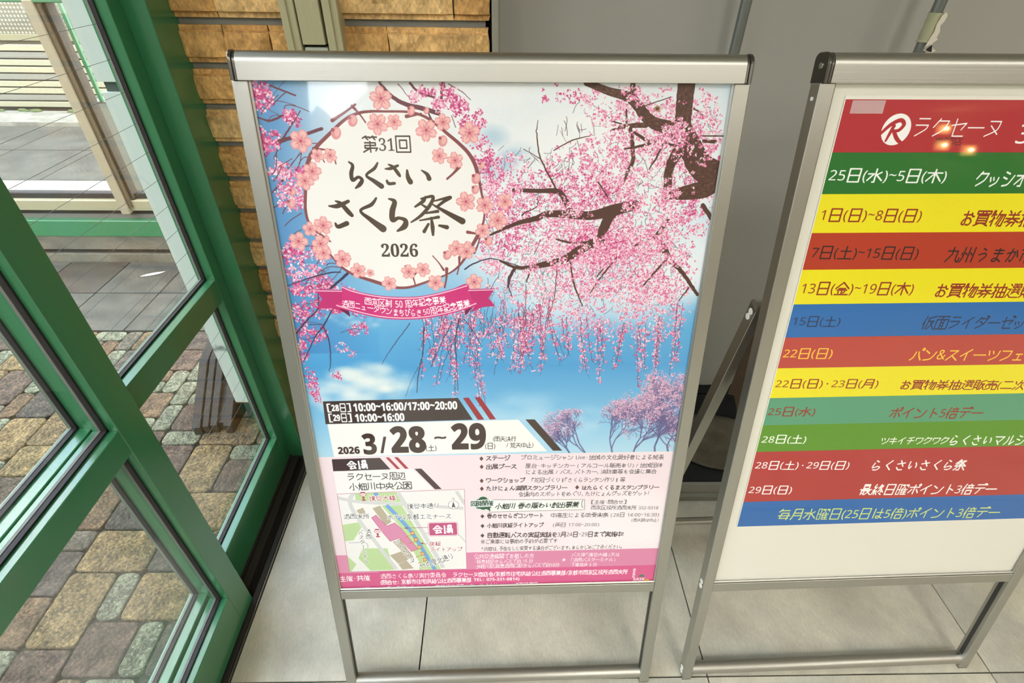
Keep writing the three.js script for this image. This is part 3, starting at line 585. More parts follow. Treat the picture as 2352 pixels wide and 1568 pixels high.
const TWIGS_LEFT = [
 [[-288.9,63.9,4.5],[-272,67.2,5.2],[-251.9,62.1,4.2],[-233.8,57.9,3.8],[-211.9,51.3,3.5]],
 [[-267.4,3.4,2],[-251.6,9.5,2],[-237.3,14.8,1.7]],
 [[-289.1,37.9,1.4],[-272.8,42.6,2.4],[-256.4,37,2.4],[-240.6,35.3,2.4]],
 [[-263,65.5,2.4],[-249.9,49.8,1.7],[-240.9,36.9,1.4]],
 [[-275.5,86.5,1.1],[-263.1,66.3,1.8]],
 [[-284.4,126.6,1.8],[-265.1,108.9,2.2],[-247.8,101.9,2.2]],
 [[-288,146.5,1.1],[-264.1,135.6,1.5]],
 [[-276.4,153.8,1.1],[-263.8,133.8,1.5]],
 [[-288.6,22.1,0.5],[-267.1,20.4,0.7],[-252.1,21.9,0.7],[-239.1,25.8,0.7]],
 [[-280.2,26.8,0.5],[-261.2,35.4,0.7]],
 [[-261.6,98.5,0.9],[-239.6,77.9,0.9]],
 [[-137,0.3,2.7],[-124.7,14.2,4.1],[-108.2,23.5,4.8],[-87.7,28.2,5.2],[-68.9,33.7,4.9]],
 [[-62.9,-0.1,2.1],[-65.5,18.6,3.1],[-70.6,32.9,3.8]],
 [[-101.3,0.9,2.4],[-90.1,10.9,2.4],[-71.4,16.2,2.1]],
 [[-115,1.7,0.9],[-102.6,17.2,0.7],[-97.7,21.9,0.5]],
 [[-55.2,1.3,0.9],[-38.4,10.6,0.9],[-29.9,18.4,0.7]],
 [[-53.3,36.1,0.9],[-48.5,49.1,0.9]],
 [[-81.1,33.8,1.7],[-78.1,41,2.5]],
];
const TWIGS_LOW = [
 [[-287.7,251.7,1],[-257.3,240.8,1.5],[-227.6,233,1.9],[-212.2,232.1,1.5]],
 [[-228.6,255.2,2.7],[-202.9,234.1,3.4]],
 [[-285.5,321.4,2.4],[-266.3,299.9,2],[-250.3,285.1,1.6],[-247,262.2,1.2]],
 [[-282.6,366.4,1.2],[-260.6,328.3,1.6],[-246.1,310.9,2],[-231,287.4,1.6]],
 [[-246.4,313,1.6],[-241.5,335.1,1.6],[-243.4,364.6,1.2],[-248,383.1,0.8]],
 [[-281.3,332.5,0.8],[-260.6,328.3,1]],
 [[-267.6,308.5,1],[-245.8,308.7,1]],
 [[-42.9,228.9,1.9],[-31.1,221,1.9],[-7.9,214.2,1.5],[17.2,220.3,1.2],[34.7,226.3,1.6]],
 [[26.9,227.3,1.6],[17.3,249.5,1.6],[21.3,268.2,1.2]],
 [[-104.3,314.4,1.6],[-108.9,354.7,1.2],[-117.4,389.5,1.3],[-121.7,420.9,0.9]],
 [[-53.3,301.7,1.6],[-60.7,337,1.4],[-60,373.7,1],[-59.6,416.8,0.9]],
 [[-63.5,306,1],[-83.7,345.8,1],[-97.9,378,0.8]],
 [[-123.9,307.6,1],[-153.5,347.3,1],[-170.2,372.4,0.6]],
 [[-47.2,301.8,1],[-33.6,321.6,1],[-21.8,346.5,0.6]],
 [[-13.3,328.5,0.8],[5.2,315.4,0.8]],
 [[-116.6,377.7,0.8],[-128.8,401.3,0.6],[-139.3,428,0.6]],
 [[-60.5,332.5,0.8],[-78.7,371.2,0.8],[-86.6,401.9,0.6]],
];

// Lettering: every sign as pen strokes on a grid of 8 by 8 (x then y), drawn soft where marked ~; | - O # put parts together.
const GLYPH_TEXT = `
木 0282 4048 4207 4287
日 1070781810 1474
月 201608 20707868 2373 2575
口 0181870701
土 1373 4048 0888
水 404838 033307 7244 4387
金 4004 4084 2464 1575 4448 2627 6657 0888
西 0080 0282870702 303325 505575
京 4001 4041 0181 2363652523 454838 2608 6688
区 80000888 6227 2377
刂 2126 707848
α 2012 1282 0484 4048 18157577
制 |6α刂
周 101608 10808878 3262 4144 2464 3666683836
年 3003 2181 2474 2426 0686 5158
言 3050 0181 1373 1575 1676781816
己 00707404 04088886
記 |5言己
今 4004 4084 2363 157548
心 1306 2227386866 4153 7385
念 -6今心
事 0080 1171731311 14747717 0585 404828
業 3032 5052 1021 7061 0282 1373 2464 0585 4348 4508 4588
夂 3004 217108 2388
各 -5夂口
氵 2152 1444 1866
洛 |3氵各
雨 0080 08028288 4048 2334 2637 5364 5667
天 1171 0484 414408 4488
夬 126265 0585 404508 4588
決 |3氵夬
亻 7015 4348
彳 6013 7216 4448
亍 1171 0383 535838
行 |4彳亍
艹 0484 2028 6068
ν 4041 0181 212474 2508 4548 65688887
荒 -3艹ν
中 0282860602 4048
止 4048 4474 1418 0888
会 4004 4084 2363 1575 4528 2877 6578
昜 2060632320 2161 0484 25757868 3407 4518 6538
場 |3土昜
刀 01717858 313408
辶 1021 03231608 163888
辺 O辶#3086刀
小 404838 2306 6386
火 404408 4488 1224 7264
田 0181880801 4148 0484
畑 |4火田
川 101508 4047 7078
央 15127275 0585 404508 4588
公 3004 5084 4428 2877 6588
園 0080880800 2262 4143 1373 3454553534 4517 3637 4577
π 4041 1171 2133 6153 0383 2464662624 2565 363708 56588887
境 |3土π
谷 3003 5083 4205 4285 2666682826
大 0383 404308 4388
ρ 6021 0282 4114 4274 3454553534 08068688 3757583837
橋 |4木ρ
本 0282 4048 4206 4286 2666
σ 106042 18127278 1474 1676 4248
通 O辶#3086σ
支 0282 4044 147408 2488
τ 0080 12727414 121508
υ 7011 111508 1383 5358
所 |5τυ
者 1161 3033 0383 7105 2464682824 2666
阝 1018 106043655736
都 |6者阝
夜 4041 0181 2205 1418 5235 437328 5566 4588
女 0383 301578 633608
φ 1021 4041 7062 0484 321678 644708
桜 |4木φ
κ 3004 1373 4348
竹 |5κκ
里 1070741410 1272 4048 1666 0888
北 3038 0333 0736 8254 50588886
也 04828575 4046 12188886
地 |4土也
或 0282 1333351513 0746 50658887 7448 6071
域 |3土或
文 4042 0282 624608 224688
匕 7214 10188886
化 |4亻匕
愛 7010 1122 4142 7162 04038384 1415 33346454 7475 3507 266608 3688
子 107043 434828 0484
好 |5女子
発 113104 0112 5083 8062 2363 0585 333608 53588887
表 1070 1272 0484 4044 4407 353857 4488 7556
出 4048 11147471 05088885
尸 10707212 101408
展 O尸Α
Α 3234 5254 2373 1585 353857 4588 7657
屋 O尸ψ
ψ 2373 433565 6375 2666 4548 1888
台 401373 6184 1575781815
貝 1070761610 1272 1474 3608 5688
反 8011 111408 237328 3388
販 |5貝反
売 0181 4043 1373 06048486 353708 55588887
団 0080880800 1373 525747 3445
体 |3亻本
肖 4042 1122 7162 1813737868 1575 1676
消 |3氵肖
方 4041 0282 323508 34746858
防 |4阝方
車 0181 4048 1272761612 1474 0787
μ 2004 1242 2437 6044 5282 6377
寺 1171 4043 0383 0585 636848 2637
等 -3μ寺
隹 2003 1218 4051 1282 1474 1676 1888 5258
集 -6隹木
合 4004 4084 2363 1575781815
花 -3艹化
冠 02008082 1333 0444 141608 343888 5383 727767 5566
乍 2004 1181 4148 4373 4575
作 |3亻乍
ω 0181 2022 6062 0383 08038388 4347 2527 6567 2767
満 |3氵ω
門 0800303303 0131 8880505383 5181
η 2464 2666 343728 5458
開 O門η
内 0802828878 404417 4477
同 0800808878 2262 2464672724
時 |4日寺
山 4048 0308 0888 8388
β -3山隹
催 |3亻β
春 1070 1272 0383 403305 4385 2464682824 2666
θ 1080 101408 3272 2484 343857 4488 7556
賑 |5貝θ
ι 4003 4083 2262 2363652523 2408 3767683837
創 |6ι刂
主 4041 1272 4248 1575 0888
問 O門#2468口
ζ 202304 20606383 157508 2588
役 |4彳ζ
高 4041 0181 2262642422 08058588 3666683836
生 2004 1282 4048 1575 0888
欠 3004 228274 434508 4588
吹 |4口欠
奏 1070 1272 0383 403305 4385 3555 2666 454628 4678
楽 4031 3151543431 3353 0112 0413 8172 8473 0585 4448 4508 4588
両 0080 08038388 4046 24266664
自 4031 1171781811 1373 1575
δ 6020 0181 1272761612 1474 4048 0888
力 02727858 403508
動 |6δ力
軍 02008082 2262 1474761614 1575 0787 4248
運 O辶#3086軍
云 1171 0484 442878 6688
転 |5車云
実 4041 03018183 2363 1474 0686 424608 4688
正 0080 4048 4474 1418 0888
証 |5言正
馬 1070 1016 1262 1464 4046 168678 7868 0708 2728 4748
ο 4003 4083 3353 1474761614 434608 4688
験 |5馬ο
Λ 2003 1181 05848676 4347 23288887
施 |5方Λ
乗 6020 0282 0585 1373 2225 6265 4048 4508 4588
前 2031 6051 0282 0803434838 0545 0747 6366 838878
予 107042 2153 048476 444828
糸 402253 621575 4548 2608 6688
勺 3004 22827858 3456
約 |5糸勺
必 1306 3237487876 7018 4052 7385
要 0080 1171731311 3033 5053 0585 432678 655708
容 4041 03018183 3214 5274 4306 4386 2666682826
告 2003 1272 4044 0484 1676781816
変 4041 0181 313324 5154 1204 7284 3406 256518 3588
更 0080 1171751511 1373 404608 2588
了 117143 434828
承 206042 424828 3353 3555 032307 8264 6387
共 0282 2025 6065 0585 2608 6688
交 4041 0181 2204 6284 644608 244688
Σ 20022304 60426344 0585 40568887 7538 2508 2537
機 |4木Σ
Ψ 3435 5455 2565 1676 454628 4678
関 O門Ψ
越 1141 2023 0353 2337 2545 1507 173888 4282 424657 60657787 8476 7182
Ж 3002 216152 12727414 1373
急 OЖ#0588心
圭 1171 4048 0383 1575 0888
桂 |4木圭
尺 10707313 101408 4388
駅 |5馬尺
分 3003 5084 14746858 343608
亭 4041 0181 2262642422 06058586 2666 464838
停 |3亻亭
又 117108 2288
下 0080 4048 4264
走 1171 4043 0383 4347 4575 2508 173888
徒 |4彳走
歩 4043 4171 1113 0383 4346 2506 7508 6476
委 6020 0181 4044 4103 4184 0585 442678 6508
員 2060622220 1373771713 1575 3708 5788
商 4041 0181 2132 6152 08038388 3324 5364 2666682826
店 4041 0181 111508 5155 5373 2575782825
市 4041 0181 1713737767 4148
住 |3亻主
宅 4041 03018183 6223 0585 43488887
供 |3亻共
給 |5糸合
礻 3041 126206 4448 5467
社 |4礻土
Γ 4041 1171 2233 6253 0383 1575781815
部 |6Γ阝
十 0484 4048
Φ O#0448力#4488力
協 |3十ξ
ξ O#2064力Φ
夫 1171 0383 404408 4488
Π |5夫夫
賛 -4Π貝
罒 0181870701 3137 5157
買 -3罒貝
牜 2003 1272 4048 0664
勿 2004 12827858 4217 6238
物 |4牜勿
券 1021 7061 1272 0484 414406 4486 266658 4628
扌 0272 404828 0664
由 0282880802 4048 0585
抽 |4扌由
Ω |5己己
Δ -4Ω共
選 O辶#3086Δ
九 026267788886 303408
州 101508 4048 7078 0304 2334 5364
仮 |3亻反
面 0080 4032 0282880802 3238 5258 3454 3656
二 1171 0787
冫 2153 1866
次 |3冫欠
倍 |3亻Γ
最 2060632320 2161 0484 1418 3438 1535 1737 457548 5588
冬 3003 216106 2286 4556 3768
終 |5糸冬
羽 013138 0334 518188 5384
翟 -3羽隹
曜 |4日翟
毎 2002 1171 231777 237368 0585
専 0181 4046 1272751512 1373 0686 666848 2738
朱 2003 1272 0484 4048 4407 4487
株 |4木朱
式 0282 1545 3537 0746 50658887 6071
艮 1810707414 1272 1847 3488 7456
銀 |5金艮
垂 6020 0282 0585 2226 6266 4048 1888
郵 |6垂阝
便 |3亻更
局 10707212 101408 24747868 2555582825
祭 3003 214105 1223 517134 4285 3454 1575 454828 2608 6688
弟 117173 1373 1315 158577 4048 4508
第 -3μ弟
回 0080880800 2262662622
あ ~1272 ~30343748 ~634627162454756748
い ~11152735 ~627476
う 3051 ~14536538
お ~1262 ~303728172554766848 ~617383
か ~0352564837 ~302518 ~617385
が OかO゛
き ~1271 ~1473 3065 ~163868
く 602468
け ~1018 3383 ~606548
こ ~1161 ~152878
さ ~1372 3065 ~163868
し ~20264876
す ~0282 ~50543533544738
せ ~0383 616555 ~21274878
そ 106014 ~1473 ~73354868
た ~0252 3008 4474 ~465888
ち ~0272 ~301554765838
つ ~0352846738
て 0171 ~71444668
と 2034 ~7225274878
な ~0242 3005 6273 ~535738273678
に ~1018 4272 ~365878
の ~413517052251746748
は ~1018 3383 ~606748374688
ひ ~0131142857636184
ま 1171 1373 ~404728173678
め ~112537 ~5036170533638558
も ~30375876 1363 1555
よ 4272 ~404728173678
ら 3051 ~221655765828
り ~201325 ~606538
る 106015 ~15547668383658
わ 2028 023206 ~06538558
を 1171 ~40154456 ~83353878
ん 4008 ~0834576885
ア 018154 434518
イ 7005 4348
ウ 4042 0402 0282 ~827538
エ 1171 4147 0787
オ 0282 505838 5207
カ 02727758 ~403508
キ 0272 0585 4048
ク 3004 2181 ~816518
ケ 2004 1282 ~525528
コ 01717808
サ 0282 2025 ~606538
シ 1041 0334 ~185782
ス 1171 ~713508 4588
セ 038265 202888
タ 3004 2181 ~816518 3365
チ 7011 0484 ~414528
ツ 0114 3143 ~817528
テ 1070 0383 ~434528
ト 3038 3375
ナ 0383 ~404528
ニ 1171 0787
ヌ 1171 ~716508 2377
ハ ~322608 ~526588
フ 0171 ~716518
ホ 0282 4048 2407 6487
マ 0181 ~816446 2458
ミ 1072 1364 0688
ヤ 038265 2048
ユ 126257 0787
ヨ 11717818 1474
ラ 1070 0373 ~736518
リ 1015 ~707538
ル ~212508 505885
ロ 1171771711
ワ 0401 0181 ~817538
ン 0133 ~085782
ー 0484
゛ 6172 7182
。 0526271706
、 0618
「 704046
」 424838
『 704046 7151
』 424838 3137
【 70303878 4047
】 10505818 4047
〜 ~05236583
※ 1177 7117 4042 4648 0424 6484
阪 |4阝反
`;
const GLYPHS = new Map(GLYPH_TEXT.trim().split('\n').map((l) => [l.slice(0, l.indexOf(' ')), l.slice(l.indexOf(' ') + 1)]));
const VOICED = 'がかぎきぐくげけごこざさじしずすぜせぞそだたぢちづつでてどとばはびひぶふべへぼほガカギキグクゲケゴコザサジシズスゼセゾソダタデテドトバハビヒブフベヘボホ';
const HALF = 'ぱはぴひぷふポホパハピヒプフペヘ', SMALL = 'っつゃやゅゆょよァアィイゥウェエォオッツャヤュユョヨ';
const pairOf = (s, c) => { for (let i = 0; i < s.length; i += 2) if (s[i] === c) return s[i + 1]; };
// Strokes of a character as polylines in the box x, y, w, h. | splits a box left and right, - above and below, O lays two in the same box, # takes a part of the box.
function strokesOf(expr, x, y, w, h, out) {
  if (/^[0-9~]/.test(expr)) {
    for (const s of expr.split(' ')) {
      const soft = s[0] === '~', d = soft ? s.slice(1) : s, p = [];
      for (let i = 0; i + 1 < d.length; i += 2) p.push([x + (+d[i] / 8) * w, y + (+d[i + 1] / 8) * h]);
      out.push({ soft, p });
    }
    return;
  }
  let at = 0;
  const next = (bx, by, bw, bh) => {
    const c = expr[at++];
    if (c === '|') { const r = +expr[at++] / 10; next(bx, by, bw * (r - 0.05), bh); next(bx + bw * (r + 0.03), by, bw * (0.97 - r), bh); }
    else if (c === '-') { const r = +expr[at++] / 10; next(bx, by, bw, bh * (r - 0.05)); next(bx, by + bh * (r + 0.03), bw, bh * (0.97 - r)); }
    else if (c === 'O') { while (at < expr.length) next(bx, by, bw, bh); }
    else if (c === '#') { const [a, b, e, f] = [0, 1, 2, 3].map((i) => +expr[at + i] / 8); at += 4; next(bx + a * bw, by + b * bh, (e - a) * bw, (f - b) * bh); }
    else strokesOf(GLYPHS.get(c), bx, by, bw, bh, out);
  };
  next(x, y, w, h);
}
const strokeCache = new Map();
function strokes(c) {
  if (strokeCache.has(c)) return strokeCache.get(c);
  const out = [], small = pairOf(SMALL, c), voiced = pairOf(VOICED, c), half = pairOf(HALF, c), base = small || voiced || half || c;
  if (!GLYPHS.has(base)) return null;
  const kana = /[ぁ-ヶ]/.test(base), m = kana ? 0.11 : 0.06;
  if (small) strokesOf(GLYPHS.get(base), 0.14, 0.36, 0.6, 0.56, out); else strokesOf(GLYPHS.get(base), m, m, 1 - 2 * m, 1 - 2 * m, out);
  if (voiced) strokesOf('6071 7081', 0.14, 0.02, 0.86, 0.86, out);
  if (half) out.push({ soft: true, p: [[0.88, 0.03], [0.96, 0.11], [0.88, 0.19], [0.8, 0.11], [0.88, 0.03]] });
  strokeCache.set(c, out);
  return out;
}
function trace(g, s, e) {
  const p = s.p;
  g.moveTo(p[0][0] * e, p[0][1] * e);
  if (!s.soft || p.length < 3) { for (let i = 1; i < p.length; i++) g.lineTo(p[i][0] * e, p[i][1] * e); return; }
  for (let i = 0; i < p.length - 1; i++) {                                   // Catmull-Rom as cubic curves
    const a = p[Math.max(0, i - 1)], b = p[i], c = p[i + 1], d = p[Math.min(p.length - 1, i + 2)];
    g.bezierCurveTo((b[0] + (c[0] - a[0]) / 6) * e, (b[1] + (c[1] - a[1]) / 6) * e, (c[0] - (d[0] - b[0]) / 6) * e, (c[1] - (d[1] - b[1]) / 6) * e, c[0] * e, c[1] * e);
  }
}
const isWide = (c) => c.charCodeAt(0) > 255 && !'’'.includes(c);
// Sets a line of text so that it runs from (x0, y0) to (x1, y1), the middle of the letters' height, letters h high. o: color, weight (of the em), halo, font, bold, spread
function setLine(g, text, x0, y0, x1, y1, h, o) {
  const wide = [...text].some(isWide), em = wide ? h / 0.92 : h / 0.73, len = Math.hypot(x1 - x0, y1 - y0), cells = [];
  const font = `${o.bold ? 'bold ' : ''}${em * (wide ? 0.96 : 1)}px ${o.font || 'sans-serif'}`;
  g.save(); g.font = font; g.textBaseline = 'alphabetic';
  let total = 0;
  for (const c of text) {
    const q = c === '（' ? '(' : c === '）' ? ')' : c === '：' ? ':' : c === '＊' ? '*' : c;
    const a = q !== c ? em * 0.8 : c === '・' || c === '、' || c === '。' ? em * 0.62 : '「」『』【】'.includes(c) ? em * 0.62 : isWide(c) ? em : c === ' ' ? em * 0.34 : g.measureText(c).width * (o.latin || 1);
    cells.push([q, c, total, a]); total += a;
  }
  g.translate(x0, y0); g.rotate(Math.atan2(y1 - y0, x1 - x0)); g.scale(len / total, 1);
  if (o.slant) g.transform(1, 0, -o.slant, 1, 0, 0);
  g.lineCap = o.cap || 'round'; g.lineJoin = 'round';
  for (const pass of o.halo ? ['halo', 'ink'] : ['ink']) {
    const grow = pass === 'halo' ? o.haloWidth || em * 0.16 : 0;
    g.fillStyle = g.strokeStyle = pass === 'halo' ? o.halo : o.color;
    for (const [q, c, at, a] of cells) {
      const s = q === c ? strokes(c) : null;
      if (c === '◆') { g.beginPath(); g.moveTo(at + a / 2, -em * 0.45); g.lineTo(at + a * 0.95, 0); g.lineTo(at + a / 2, em * 0.45); g.lineTo(at + a * 0.05, 0); g.fill(); continue; }
      if (c === '▶') { g.beginPath(); g.moveTo(at, -em * 0.45); g.lineTo(at + a, 0); g.lineTo(at, em * 0.45); g.fill(); continue; }
      if (c === '・') { g.beginPath(); g.arc(at + a / 2, 0, em * 0.07 + grow / 2, 0, 7); g.fill(); continue; }
      if (s) {
        g.save(); g.translate(at - (em - a) / 2 * ('「『【'.includes(c) ? 1.6 : '」』】'.includes(c) ? 0.4 : '、。'.includes(c) ? 0 : 1), -em / 2);
        if (o.upright && c === 'ー') { g.translate(em, 0); g.rotate(Math.PI / 2); }
        g.lineWidth = em * o.weight * (s.length > 12 ? 0.8 : 1) + grow;
        g.beginPath(); for (const t of s) trace(g, t, em); g.stroke(); g.restore();
      } else {
        const y = wide ? em * 0.35 : h / 2, k = o.latin || 1;
        g.save(); g.translate(at + (q !== c ? (q === '(' ? a * 0.45 : 0.1 * a) : 0), y); g.scale(k, 1);
        if (q === '~') g.translate(0, -em * 0.06);
        const fat = (o.fat || 0) * em + grow;
        if (fat) { g.lineWidth = fat; g.strokeText(q, 0, 0); }
        g.fillText(q, 0, 0); g.restore();
      }
    }
  }
  g.restore();
}
const STYLE = {
  k: { color: '#33241f', weight: 0.085 }, d: { color: '#35302e', weight: 0.088 }, n: { color: '#4a4246', weight: 0.086 }, B: { color: '#3f3133', weight: 0.125 }, m: { color: '#403b3c', weight: 0.078, halo: '#ffffff' }, v: { color: '#403b3c', weight: 0.078, halo: '#ffffff', upright: true },
  r: { color: '#a43044', weight: 0.085, halo: '#ffffff' }, w: { color: '#ffffff', weight: 0.105 }, W: { color: '#ffffff', weight: 0.15, cap: 'butt' }, p: { color: '#fff4f8', weight: 0.09 }, P: { color: '#fff4f8', weight: 0.125, bold: true },
  i: { color: '#ffffff', weight: 0.13, bold: true, fat: 0.035 }, I: { color: '#3d2821', weight: 0.13, bold: true, fat: 0.05 }, s: { color: '#4d3d30', weight: 0.085, font: 'serif', fat: 0.012 }, S: { color: '#44352a', weight: 0.1, font: 'serif', bold: true, fat: 0.015 },
  g: { color: '#17422c', weight: 0.14, halo: '#ffffff', haloWidth: 3.4, slant: 0.08 }, x: { color: '#1f3328', weight: 0.12, slant: 0.22 }, o: { color: '#5d3830', weight: 0.1 }, q: { color: '#473b40', weight: 0.1 },
  R: { color: '#94220e', weight: 0.098 }, N: { color: '#1e0510', weight: 0.088 }, V: { color: '#08244e', weight: 0.088 }, y: { color: '#ffd23c', weight: 0.09 }, Y: { color: '#d6e47c', weight: 0.09 }, l: { color: '#ffffff', weight: 0.062 }, t: { color: '#5c0f12', weight: 0.08 },
};
const poly = (g, p) => { g.beginPath(); p.forEach(([x, y], i) => (i ? g.lineTo(x, y) : g.moveTo(x, y))); g.closePath(); g.fill(); };
function curve(g, p, closed) {
  g.beginPath(); g.moveTo(p[0][0], p[0][1]);
  for (let i = 0; i < p.length - 1; i++) { const a = p[Math.max(0, i - 1)], b = p[i], c = p[i + 1], d = p[Math.min(p.length - 1, i + 2)]; g.bezierCurveTo(b[0] + (c[0] - a[0]) / 6, b[1] + (c[1] - a[1]) / 6, c[0] - (d[0] - b[0]) / 6, c[1] - (d[1] - b[1]) / 6, c[0], c[1]); }
  if (closed) g.closePath();
}
// a stroke whose width changes from point to point [x, y, width]
function sweep(g, p, wobble = 0) {
  for (let i = 0; i < p.length - 1; i++) {
    const a = p[Math.max(0, i - 1)], b = p[i], c = p[i + 1], d = p[Math.min(p.length - 1, i + 2)], n = Math.max(4, Math.ceil(Math.hypot(c[0] - b[0], c[1] - b[1]) / 0.5));
    for (let s = 0; s <= n; s++) {
      const t = s / n, q = (k) => 0.5 * (2 * b[k] + (c[k] - a[k]) * t + (2 * a[k] - 5 * b[k] + 4 * c[k] - d[k]) * t * t + (3 * b[k] - a[k] - 3 * c[k] + d[k]) * t * t * t), w = Math.max(0.15, q(2) * 0.5);
      g.beginPath(); g.arc(q(0) + wobble * (noise(q(0) * 0.3, q(1) * 0.3, 4096, 5) - 0.5), q(1), w, 0, 7); g.fill();
    }
  }
}
const PETALS = { deep: ['#c63f7c', '#d9588f', '#e37aa8', '#f0a6c6', '#f8d5e4', '#b83572'], mid: ['#de6f9f', '#ea93b7', '#f2b4cd', '#f9d9e6', '#d55a90', '#fbeaf1'], pale: ['#f0abc8', '#f6cbdd', '#fae3ec', '#e58db2', '#fdf3f7', '#dd769f'] };
function blossom(g, x, y, r, tone) {                                          // a bunch of small petals
  const c = PETALS[tone], n = 4 + Math.floor(rnd() * 4);
  for (let i = 0; i < n; i++) {
    const a = rnd() * 7, d = r * Math.sqrt(rnd()) * 0.9; g.fillStyle = c[Math.floor(rnd() * 6)];
    g.beginPath(); g.ellipse(x + Math.cos(a) * d, y + Math.sin(a) * d, r * range(0.22, 0.5), r * range(0.16, 0.34), rnd() * 3, 0, 7); g.fill();
  }
}
const patch = (g, x, y, rx, ry, n, r, tone) => { for (let i = 0; i < n; i++) { const a = rnd() * 7, d = Math.pow(rnd(), 0.6); blossom(g, x + Math.cos(a) * d * rx, y + Math.sin(a) * d * ry, r * range(0.6, 1.3), tone); } };
function hanging(g, x, y, len, lean, tone, thick = 1) {                        // a drooping twig set with blossoms
  let px = x, py = y; const n = Math.ceil(len / 4.2);
  for (let i = 1; i <= n; i++) {
    const qx = x + lean * Math.pow(i / n, 1.4) + range(-1, 1), qy = y + (len * i) / n;
    g.strokeStyle = '#4a3550'; g.lineWidth = 0.55 * thick; g.beginPath(); g.moveTo(px, py); g.lineTo(qx, qy); g.stroke();
    if (rnd() < 0.25 + 0.75 * noise(x * 0.09, qy * 0.09, 4096, 9)) { const k = 1 + Math.floor(rnd() * 2.4); for (let e = 0; e < k; e++) blossom(g, qx + range(-4, 4), qy + range(-2, 2), range(1.8, 3.3), rnd() < 0.4 ? 'mid' : tone); }
    if (rnd() < 0.18) { g.lineWidth = 0.35; g.beginPath(); g.moveTo(qx, qy); g.lineTo(qx + range(-9, 9), qy + range(4, 14)); g.stroke(); }
    px = qx; py = qy;
  }
}
function flower(g, x, y, r, turn) {
  for (let i = 0; i < 5; i++) {
    g.save(); g.translate(x, y); g.rotate(turn + (i * Math.PI * 2) / 5);
    g.fillStyle = '#e8a0a2'; g.beginPath(); g.moveTo(0, 0); g.bezierCurveTo(r * 0.56, -r * 0.28, r * 0.46, -r * 0.9, r * 0.08, -r); g.lineTo(0, -r * 0.86); g.lineTo(-r * 0.1, -r); g.bezierCurveTo(-r * 0.46, -r * 0.9, -r * 0.56, -r * 0.28, 0, 0); g.fill();
    g.fillStyle = '#f3bfbc'; g.beginPath(); g.ellipse(0, -r * 0.62, r * 0.25, r * 0.26, 0, 0, 7); g.fill();
    g.strokeStyle = '#cf6f7c'; g.lineWidth = r * 0.05; g.beginPath(); g.moveTo(0, 0); g.lineTo(0, -r * 0.55); g.stroke(); g.restore();
  }
  g.fillStyle = '#c4596c'; g.beginPath(); g.arc(x, y, r * 0.13, 0, 7); g.fill();
}
function cloudPuffs(g, x, y, rx, ry, n, color, a0) {
  for (let i = 0; i < n; i++) { const a = rnd() * 7, d = Math.sqrt(rnd()), cx = x + Math.cos(a) * d * rx, cy = y + Math.sin(a) * d * ry, r = range(0.25, 0.6) * ry; const q = g.createRadialGradient(cx, cy, 0, cx, cy, r); q.addColorStop(0, `rgba(${color},${a0})`); q.addColorStop(1, `rgba(${color},0)`); g.fillStyle = q; g.save(); g.translate(cx, cy); g.scale(1.7, 1); g.translate(-cx, -cy); g.fillRect(cx - r, cy - r, 2 * r, 2 * r); g.restore(); }
}
